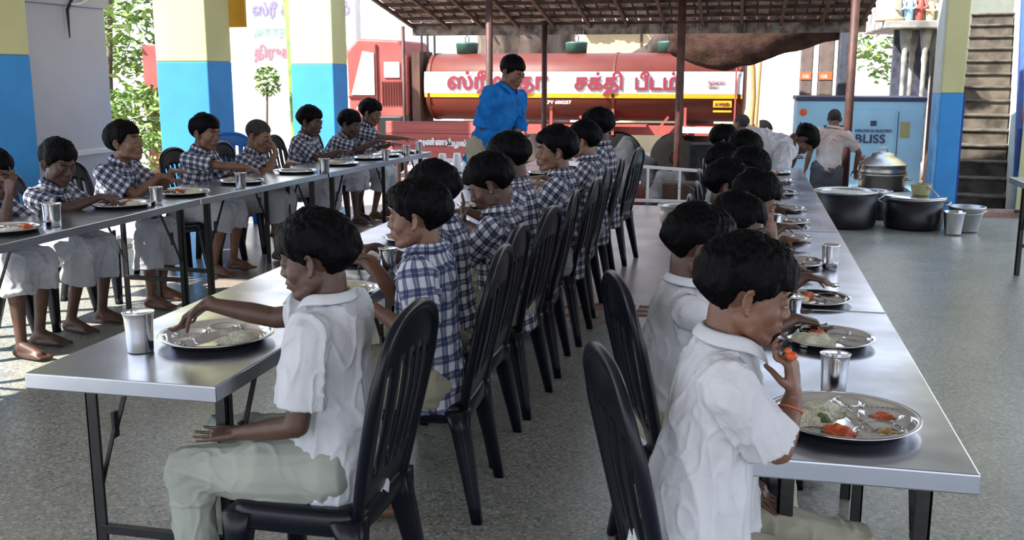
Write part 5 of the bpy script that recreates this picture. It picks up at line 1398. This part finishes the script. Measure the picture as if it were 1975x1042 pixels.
# ================================================================== trees, awning, buildings
def tree_trunk(name, pts, rads, label, m='bark', seed=0, nz=.22):
    bm = B(); seg = 26; pts = [V(*p) for p in pts]; n = 34; rings = []
    for i in range(n + 1):
        f = i / n * (len(pts) - 1); k = min(int(f), len(pts) - 2); u = f - k
        c = pts[k].lerp(pts[k + 1], u); r = rads[k] * (1 - u) + rads[k + 1] * u
        d = (pts[k + 1] - pts[k]).normalized(); a, b = frame_of(d, (0, 1, 0))
        ring = []
        for j in range(seg):
            t_ = 2 * PI * j / seg; q = V(math.cos(t_) * 1.6, math.sin(t_) * 1.6, f * .8 + seed)
            rr = r * (1 + nz * noise.noise(q) + nz * .7 * abs(noise.noise(V(math.cos(t_) * 4, math.sin(t_) * 4, f * .5 + seed))))
            ring.append(c + a * rr * math.cos(t_) + b * rr * math.sin(t_))
        rings.append(ring)
    loft(bm, rings); return tag(obj(name, bm, M[m], None, True), label, 'tree')
tree_trunk('tree', [(-5.3, 23.5, -.5), (-5.1, 23.5, 1.6), (-5.0, 23.4, 2.7), (-5.2, 23.4, 4.5)], [1.35, 1.05, 1.0, 1.2], 'thick gnarled grey tree trunk rising behind the tank', 'bark', 1, .3)
tree_trunk('tree', [(-2.6, 22.0, 1.7), (-1.9, 21.8, 1.9), (-1.5, 21.7, 2.35), (-1.25, 21.6, 3.2)], [.14, .24, .30, .28], 'curving brown tree limb behind the tank near the right post', 'bark_dark', 2)
tree_trunk('tree', [(-.9, 20.9, -.5), (-.95, 20.9, 1.8), (-1.0, 20.9, 3.4)], [.38, .33, .35], 'dark upright tree trunk behind the middle brown post', 'bark_dark', 3)
# sloping thatch screen at the right of the lorry
bm = B(); n_ = 30
def aw(u, v):
    top = V(-1.25, 17.7, 2.40).lerp(V(1.55, 17.3, 2.55), u)
    zl = 1.98 - 1.45 * u * (1 - u) * (1 - u) * 1.5 + .30 * max(0, u - .35)
    lo = V(-1.25 + 2.75 * u, 17.6, zl)
    p = top.lerp(lo, v); p.y += .05 * noise.noise(V(u * 9, v * 5, 0)) - .12 * math.sin(v * PI); p.z += .02 * noise.noise(V(u * 14, v * 2, 7)); return p
g_ = [[bm.verts.new(aw(i / n_, j / 12)) for j in range(13)] for i in range(n_ + 1)]
for i in range(n_):
    for j in range(12): bm.faces.new((g_[i][j], g_[i + 1][j], g_[i + 1][j + 1], g_[i][j + 1]))
o = tag(obj('thatch_screen', bm, M['brown_tarp'], None, True), 'dark brown sagging thatch screen under the right end of the shed roof', 'awning')
md = o.modifiers.new('s', 'SOLIDIFY'); md.thickness = .12
# cream building with clay tile roof edge
t = thing('cream_building', 'cream plastered building with a ragged clay tile roof edge', 'building', (-4.2, 27, -.5))
bm = B(); box(bm, 0, 4.6, 0, 3, 0, 3.35); obj('wall', bm, M['cream_wall'], t)
bm = B(); random.seed(4)
for j in range(46):
    x = -.1 + j * .105; z = 3.30 + random.uniform(-.03, .09)
    tube(bm, [(x, -.3, z), (x, .9, z + .35)], .06, 8)
obj('clay_tiles', bm, mat('pale_clay_tile', (.52, .42, .36), .9, var=.4, vscale=8), t)
bm = B(); box(bm, 1.5, 1.56, -.02, .02, 1.2, 3.3); obj('crack', bm, M['wood'], t)
# stone pillars and dark post on the right
for x, y, w_, m_, lab in ((.92, 18.3, .20, 'stone_brown', 'left brown stone pillar with an orange sign, behind the generator'), (1.22, 18.3, .24, 'stone_brown', 'right brown stone pillar with a red sign, behind the generator')):
    tq = thing('stone_pillar', lab, 'pillar', (x, y, -.5))
    bm = B(); box(bm, 0, w_, 0, .3, 0, 3.2); obj('shaft', bm, M[m_], tq, bevel=.02)
    bm = B(); box(bm, .0, w_ - .02, -.012, 0, 1.93, 2.06); sg = obj('sign', bm, M['sign_orange'], tq)
    text_mesh('lettering', '108', .09, M['plastic_white'], sg, (.02, -.014, 1.955), (PI / 2, 0, 0), .002, 'LEFT', .9)
bm = B(); box(bm, 1.44, 1.70, 17.2, 17.5, -.5, 2.7); tag(obj('dark_stone_post', bm, mat('blue_black_stone', (.045, .05, .075), .7, var=.3), None, bevel=.03), 'blue-black square stone post left of the thin brown post', 'post')
# temple hall with slender columns and painted figures
t = thing('temple_hall', 'stone temple hall with slender grey columns and painted figures on its roof', 'temple', (3.0, 20.5, -.5))
bm = B(); box(bm, -.35, 2.9, .2, 5.0, 2.92, 3.32); obj('cornice', bm, M['stone'], t, bevel=.03)
bm = B(); box(bm, -.5, 3.0, -.05, .35, 2.86, 3.0); obj('eave_slab', bm, M['stone'], t, bevel=.02)
bm = B(); box(bm, -.1, 3.0, 1.6, 1.8, 0, 2.9); obj('back_wall', bm, mat('blue_black_wall', (.05, .055, .09), .8, var=.3), t)
for k, x in enumerate((-.08, .10, .28, .48, .72, .92, 1.12)):
    bm = B(); lathe(bm, [(0, 0), (.08, 0), (.08, .3), (.045, .36), (.045, 2.2), (.06, 2.3), (.05, 2.4), (.09, 2.6), (.12, 2.86), (0, 2.86)], 12)
    for v in bm.verts: v.co += V(x, .25 + (k % 2) * .3, 0)
    obj('column', bm, M['stone'], t, True)
bm = B(); box(bm, .95, 1.10, -.1, .1, 0, 2.3); obj('brown_door_frame', bm, M['wood'], t)
random.seed(12)
cols = ['stone', 'gen_blue', 'red_dusty', 'cream_wall', 'stone', 'flower_y', 'navy']
for k in range(10):
    x = -.25 + k * .19; bm = B(); h_ = random.uniform(.42, .62)
    tube(bm, [(x, .2, 3.0), (x, .18, 3.0 + h_ * .45), (x + .01, .2, 3.0 + h_ * .72)], [.075, .085, .05], 10, True)
    ell(bm, (x + .01, .18, 3.0 + h_ * .90), (.045, .045, .055), None, 10, 8)
    tube(bm, [(x - .07, .15, 3.0 + h_ * .65), (x - .11, .10, 3.0 + h_ * .45), (x - .04, .08, 3.0 + h_ * .40)], .022, 8, True)
    tube(bm, [(x + .08, .15, 3.0 + h_ * .65), (x + .12, .10, 3.0 + h_ * .45), (x + .05, .08, 3.0 + h_ * .40)], .022, 8, True)
    obj('plaster_figure', bm, M[cols[k % len(cols)]], t, True)
bm = B(); lathe(bm, [(0, 0), (.26, 0), (.28, .06), (.22, .1), (.24, .25), (.18, .45), (.08, .6), (0, .62)], 20)
for v in bm.verts: v.co += V(-.38, .3, 3.0)
obj('small_dome', bm, M['cream_wall'], t, True)
bm = B(); box(bm, -.3, 2.9, .5, 4.8, 3.3, 4.6); obj('upper_wall', bm, M['stone'], t)
bm = B(); box(bm, 2.02, 2.14, 14.6, 14.75, -.5, 1.9); bm.free()
bm = B(); tube(bm, [(2.47, 14.7, -.5), (2.47, 14.7, 1.75)], .05, 12); tag(obj('brown_door_post', bm, M['wood'], None, True), 'dark brown post between the generator and the blue pillar', 'post')
# sunlit plants and walls outside the left openings
def bush(x, y, z, r, n, label, m='leaf', seed=0, ls=.05, cat='bush'):
    random.seed(seed); bm = B()
    for k in range(n):
        d = V(random.gauss(0, 1), random.gauss(0, 1), random.gauss(0, 1)).normalized() * random.uniform(.45, 1) ** .6
        p = V(x + d.x * r[0], y + d.y * r[1], z + d.z * r[2])
        a = V(random.uniform(-1, 1), random.uniform(-1, 1), random.uniform(-.6, .6)).normalized(); b = a.cross(V(random.uniform(-1, 1), random.uniform(-1, 1), 1)).normalized()
        l_ = ls * random.uniform(.7, 1.4)
        vs4 = [bm.verts.new(p + q) for q in (-a * l_, b * l_ * .42, a * l_, -b * l_ * .42)]
        bm.faces.new(vs4)
    return tag(obj('leafy_bush' if cat == 'bush' else 'tree', bm, M[m]), label, cat, None, 'stuff' if False else None)
bush(-11.2, 17.5, 2.5, (.9, .7, 1.3), 1300, 'sunlit tree crown hanging in the left opening', 'leaf', 1, .10, 'tree')
bush(-10.6, 16.5, .75, (.9, .7, .6), 1100, 'sunlit bush low in the left opening', 'leaf', 2, .09)
bush(-9.9, 15.5, .0, (.8, .6, .7), 900, 'lower leafy shrub in the left opening behind the boy looking up', 'leaf', 3, .08)
tree_trunk('tree', [(-11.75, 17.2, -.5), (-11.65, 17.2, 1.5), (-11.5, 17.2, 3.2)], [.06, .05, .05], 'thin pale stem of the tree in the left opening', 'bark', 5, .1)
bm = B(); box(bm, -10.82, -10.47, 17.0, 17.4, -.5, 2.05); tag(obj('brown_gatepost', bm, M['red_dusty'], None, bevel=.02), 'reddish-brown gatepost among the leaves in the left opening', 'gatepost')
tree_trunk('tree', [(-8.0, 17.5, -.5), (-8.08, 17.5, 1.2), (-8.0, 17.4, 2.4), (-8.1, 17.4, 3.6)], [.10, .09, .11, .10], 'slender lichen-green tree trunk beside the far blue pillar', 'leaf', 7, .3)
bush(-8.35, 17.0, 1.40, (.25, .2, .28), 160, 'small clump of green leaves in the second left opening', 'leaf', 8, .07)
# white shop wall with faint lettering in the second left opening
bm = B(); box(bm, -11.5, -8.2, 21.0, 21.3, -.5, 4.6); w = tag(obj('white_compound_wall', bm, mat('whitewash', (.70, .70, .66), .8)), 'whitewashed compound wall with faint lettering, second left opening', 'wall')
text_mesh('lettering', 'ஸ்ரீ சக்தி பீடம்', .34, mat('faded_lilac_paint', (.20, .17, .45), .8), w, (-10.6, 20.985, 2.78), (PI / 2, 0, 0), .004, 'LEFT', .9, .01)
text_mesh('lettering', 'அன்னதானம்', .28, mat('faded_green_paint', (.22, .42, .34), .8), w, (-10.6, 20.985, 2.35), (PI / 2, 0, 0), .004, 'LEFT', .6, .006)
text_mesh('lettering', 'திருக்கோவில்', .32, mat('faded_pink_paint', (.55, .14, .18), .8), w, (-10.6, 20.985, 1.88), (PI / 2, 0, 0), .004, 'LEFT', .9, .01)
bm = B(); box(bm, -5.36, -5.16, 10.05, 10.09, 2.02, 3.3); tag(obj('orange_banner', bm, mat('marigold_cloth', (.62, .33, .03), .8), None), 'narrow orange banner at the edge of the middle blue pillar', 'banner')
# trees beyond the temple and behind the shed
bush(4.0, 30.0, 2.7, (1.5, 1, 1.5), 900, 'pale green tree seen between the posts on the right', 'leaf', 11, .13, 'tree')
bush(-5.0, 22.2, 3.0, (1.6, .3, .35), 120, 'few bright leaves in front of the gnarled trunk', 'leaf', 12, .08, 'tree')
# far parked vehicle beyond the lorry's tail
t = thing('parked_car', 'pale parked car roof glimpsed beyond the lorry\'s tail', 'car', (1.6, 33.0, -.5))
bm = B(); prof = [(-1.6, .3), (1.6, .3), (1.65, .75), (.9, .85), (.6, 1.25), (-.8, 1.25), (-1.3, .85), (-1.65, .8)]
va = [bm.verts.new((x, 0, z)) for x, z in prof]; vb = [bm.verts.new((x, 1.6, z)) for x, z in prof]
for i in range(8): bm.faces.new((va[i], va[(i + 1) % 8], vb[(i + 1) % 8], vb[i]))
bm.faces.new(va); bm.faces.new(vb[::-1]); obj('car_body', bm, M['white_paint'], t, bevel=.06)
for x in (-1.0, 1.0):
    bm = B(); tube(bm, [(x, -.02, .3), (x, .2, .3)], .3, 20); obj('wheel', bm, M['tyre'], t, True)
tree_trunk('tree', [(-8.45, 17.0, -.5), (-8.40, 17.0, .6), (-8.35, 17.0, 1.35)], [.03, .025, .02], 'thin stem under the small clump of leaves in the second left opening', 'bark', 9, .1)
